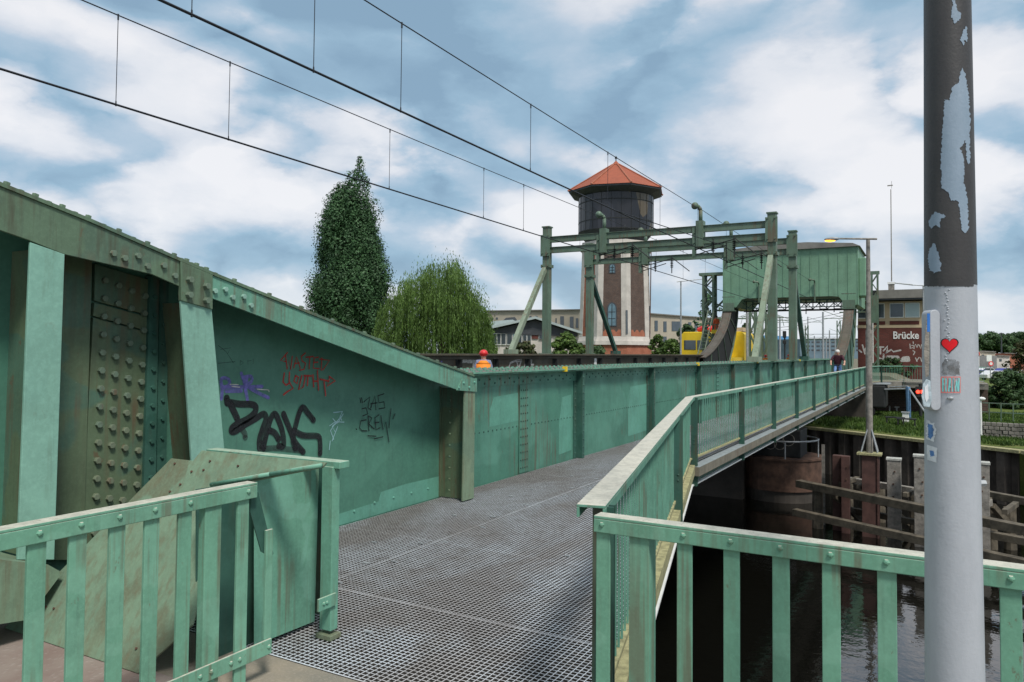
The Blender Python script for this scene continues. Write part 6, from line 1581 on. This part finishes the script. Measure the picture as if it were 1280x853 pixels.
mb = MB(); a = onZ(1180, 470, LZ+.004); b = onZ(1330, 472, LZ+.004); a2 = onZ(1180, 460, LZ+.004); b2 = onZ(1400, 461, LZ+.004); mb.add([a, b, b2, a2], [(0, 1, 2, 3)]); struct(mb, 'road', 'concrete')

# ------------------------------------------------------------------ people
def person(label, loc, heading, pose, cloth, hair=None, helmet=None, group=None, scale=1.0, extra=None):
    t = thing('person', label, 'person', (0, 0, 0), group)
    J = dict(pelvis=(0,0,.95), waist=(0,0,1.1), chest=(0,0,1.32), neck=(0,0,1.48), head=(0,-.01,1.58), crown=(0,0,1.70))
    for s_, n_ in ((-1, 'r'), (1, 'l')):
        J['sh'+n_] = (s_*.17,0,1.42); J['el'+n_] = (s_*.24,.02,1.14); J['wr'+n_] = (s_*.25,-.06,.90); J['pa'+n_] = (s_*.25,-.08,.83)
        J['hi'+n_] = (s_*.09,0,.92); J['kn'+n_] = (s_*.10,-.02,.50); J['an'+n_] = (s_*.10,.02,.09); J['to'+n_] = (s_*.11,-.15,.035)
    J.update(pose)
    rad_ = dict(pelvis=.14, waist=.135, chest=.15, neck=.055, head=.085, crown=.07)
    for n_ in 'rl':
        for k, r_ in (('sh', .065), ('el', .045), ('wr', .03), ('pa', .03), ('hi', .085), ('kn', .06), ('an', .04), ('to', .035)): rad_[k+n_] = r_
    E = [('pelvis','waist'),('waist','chest'),('chest','neck'),('neck','head'),('head','crown')]
    for n_ in 'rl': E += [('chest','sh'+n_),('sh'+n_,'el'+n_),('el'+n_,'wr'+n_),('wr'+n_,'pa'+n_),('pelvis','hi'+n_),('hi'+n_,'kn'+n_),('kn'+n_,'an'+n_),('an'+n_,'to'+n_)]
    for n_ in 'rl':
        pa = Vector(J['pa'+n_]); d = (pa-Vector(J['wr'+n_])).normalized(); sd_ = Vector((0, 1, 0)) if abs(d.y) < .7 else Vector((1, 0, 0)); sd_ = (sd_-d*sd_.dot(d)).normalized()
        bend = Vector((-1 if n_ == 'l' else 1, 0, 0)) if abs(d.x) < .7 else Vector((0, 0, -1))
        for i, (o_, L) in enumerate(((-.03, .055), (-.01, .07), (.01, .075), (.03, .065))):
            a = 'f%d%s' % (i, n_); J[a] = tuple(pa+sd_*o_+d*L*.6); J[a+'t'] = tuple(pa+sd_*o_+d*L*.95+bend*.02); rad_[a] = .009; rad_[a+'t'] = .007; E += [('pa'+n_, a), (a, a+'t')]
        a = 'th'+n_; J[a] = tuple(pa-sd_*.045+d*.01+bend*.02); rad_[a] = .010; E += [('wr'+n_, a)]
    names = list(J); idx = {k: i for i, k in enumerate(names)}
    me = bpy.data.meshes.new('body'); me.from_pydata([J[k] for k in names], [(idx[a], idx[b]) for a, b in E], [])
    o = bpy.data.objects.new('body_tmp', me); C.objects.link(o)
    md = o.modifiers.new('skin', 'SKIN'); o.modifiers.new('sub', 'SUBSURF').levels = 2
    for i, k in enumerate(names): sv = me.skin_vertices[0].data[i]; sv.radius = (rad_[k], rad_[k]); sv.use_root = (k == 'pelvis')
    dg = bpy.context.evaluated_depsgraph_get(); m2 = bpy.data.meshes.new_from_object(o.evaluated_get(dg)); bpy.data.objects.remove(o)
    mats = [M['skin'], M[cloth['top']], M[cloth['bottom']], M['rubber']]
    m2.materials.clear(); [m2.materials.append(x) for x in mats]
    segs = []
    for a, b in E:
        z = 0
        if a in ('pelvis', 'waist') or b == 'chest': z = 1
        if a == 'chest' and b.startswith('sh'): z = 1
        if a == 'chest' and b == 'neck': z = 1
        if a.startswith('sh'): z = 1
        if a.startswith('el'): z = 1 if cloth.get('long') else 0
        if a.startswith('hi') or b.startswith('hi'): z = 2
        if a.startswith('kn'): z = 2
        if a.startswith('an'): z = 3
        segs.append((Vector(J[a]), Vector(J[b]), z))
    for p in m2.polygons:
        c = p.center; best = 9; bz = 0
        for a, b, z in segs:
            d = b-a; u = max(0, min(1, (c-a).dot(d)/max(d.length_squared, 1e-9))); e_ = (c-(a+d*u)).length
            if e_ < best: best = e_; bz = z
        p.material_index = bz; p.use_smooth = True
    bo = bpy.data.objects.new('body', m2); C.objects.link(bo); bo.parent = t
    h = Vector(J['head'])
    mb = MB(); 
    for s_ in (-1, 1): mb.ball((h.x+s_*.032, h.y-.085, h.z+.03), .012, 6, 4)
    mb.build('eyes', 'dark', t)
    mb = MB(); mb.ball((h.x, h.y-.097, h.z+.0), .018, 6, 5, (.8, 1, 1.4)); [mb.ball((h.x+s_*.088, h.y+.005, h.z+.01), .025, 6, 5, (.4, .8, 1.3)) for s_ in (-1, 1)]; mb.build('nose_and_ears', 'skin', t, smooth=True)
    mb = MB(); mb.ball((h.x, h.y-.085, h.z-.045), .022, 6, 4, (1.2, .5, .35)); mb.build('mouth', 'stickpk', t)
    if hair: mb = MB(); mb.ball((h.x, h.y+.022, h.z+.06), .098, 14, 8, (.98, 1, .95)); mb.build('hair', hair, t, smooth=True)
    if helmet:
        mb = MB(); mb.ball((h.x, h.y+.005, h.z+.075), .122, 16, 10, (.95, 1.1, .8)); mb.tube((h.x, h.y-.03, h.z+.05), (h.x, h.y-.03, h.z+.062), .145, .14, 20); mb.build('helmet', helmet, t, smooth=True)
    if extra: extra(t)
    t.location = loc; t.rotation_euler = (0, 0, heading); t.scale = (scale,)*3
    return t
def vest(t):
    mb = MB(); mb.tube((0, 0, 1.0), (0, 0, 1.36), .185, .205, 20); mb.tube((0, 0, 1.36), (0, 0, 1.46), .205, .10, 20); mb.build('hivis_vest', 'orange', t, smooth=True)
    mb = MB(); mb.tube((0, 0, 1.12), (0, 0, 1.16), .2, .203, 20); mb.build('reflective_band', 'silver', t, smooth=True)
q = atD(604.5, 441, 20); face_cam = YAW
person('worker in red helmet and orange vest seen from behind between the girders', (q.x, q.y, -.05), face_cam+math.pi, {}, dict(top='greyblue', bottom='greyblue', long=1), helmet='helmet', extra=vest)
q = atD(895.5, 416, 55.4)
person('worker in orange red overalls standing on the lattice tower platform', (q.x, q.y, 2.78), face_cam+math.pi+.3, {}, dict(top='orangered', bottom='orangered', long=1), hair='hairdk')
q = atD(957, 446, 60); person('worker in orange with red helmet beyond the girder, left one', (q.x, q.y, .25-.4), face_cam, {}, dict(top='orange', bottom='orange', long=1), helmet='helmet', extra=vest)
q = atD(986, 446, 58); person('worker in orange with red helmet beyond the girder, right one', (q.x, q.y, .25-.35), face_cam+.4, {}, dict(top='orange', bottom='orange', long=1), helmet='helmet', extra=vest)
# cyclist
cyc = {'pelvis': (0,.22,1.0), 'waist': (0,.17,1.13), 'chest': (0,.06,1.36), 'neck': (0,0,1.52), 'head': (0,-.03,1.62), 'crown': (0,-.02,1.74)}
for s_, n_ in ((-1, 'r'), (1, 'l')):
    cyc['sh'+n_] = (s_*.18,.03,1.45); cyc['el'+n_] = (s_*.29,-.10,1.24); cyc['wr'+n_] = (s_*.28,-.34,1.10); cyc['pa'+n_] = (s_*.28,-.41,1.08)
    cyc['hi'+n_] = (s_*.09,.2,.97)
cyc.update(knr=(-.12,-.16,.78), anr=(-.12,-.02,.38), tor=(-.12,-.18,.33), knl=(.12,-.1,.62), anl=(.12,.05,.20), tol=(.12,-.12,.16))
q = atD(1047, 441, 35.5); CX, CY = -4.0, q.y*(-4.0/q.x)
cyh = math.atan2(-CX, CY)*0+R(6)
person('white haired cyclist in maroon t-shirt and jeans riding on the walkway', (CX, CY, .02), cyh, cyc, dict(top='maroon', bottom='denim'), hair='hairwh', scale=1.06)
b = thing('bicycle', 'dark bicycle ridden towards the viewer on the grating walkway', 'bicycle', (0, 0, 0))
for y_, in ((-.62,), (.46,)):
    mb = MB(); pts = [(0, y_+.33*math.cos(2*math.pi*k/24), .34+.33*math.sin(2*math.pi*k/24)) for k in range(25)]; mb.path(pts, .018, 6); wh = mb.build('tyre', 'rubber', b)
    mb = MB()
    for k in range(12): a = 2*math.pi*k/12; mb.tube((0, y_, .34), (0, y_+.32*math.cos(a), .34+.32*math.sin(a)), .003, .003, 4)
    mb.tube((-.04, y_, .34), (.04, y_, .34), .02, .02, 8); mb.build('spokes', 'galv', wh)
mb = MB(); mb.path([(0, .46, .34), (0, .02, .30), (0, .15, .88)], .017, 6); mb.path([(0, .46, .34), (0, .13, .78), (0, -.42, .82), (0, .02, .30)], .017, 6); mb.build('frame', 'dark', b)
mb = MB(); mb.path([(0, -.62, .34), (0, -.5, .7), (0, -.42, 1.05)], .02, 6); mb.build('fork', 'dark', b)
mb = MB(); mb.path([(-.31, -.30, 1.06), (-.2, -.42, 1.08), (.2, -.42, 1.08), (.31, -.30, 1.06)], .014, 6); mb.build('handlebar', 'dark', b)
mb = MB(); mb.ball((0, .2, .93), .13, 10, 6, (.7, 1.1, .3)); mb.build('saddle', 'dark', b)
mb = MB(); mb.path([(-.13, .1, .22), (-.05, .02, .30), (.05, .02, .30), (.13, 0, .14)], .01, 5); mb.build('pedals', 'dark', b)
b.location = (CX, CY, .02); b.rotation_euler = (0, 0, cyh); b.scale = (1.06,)*3
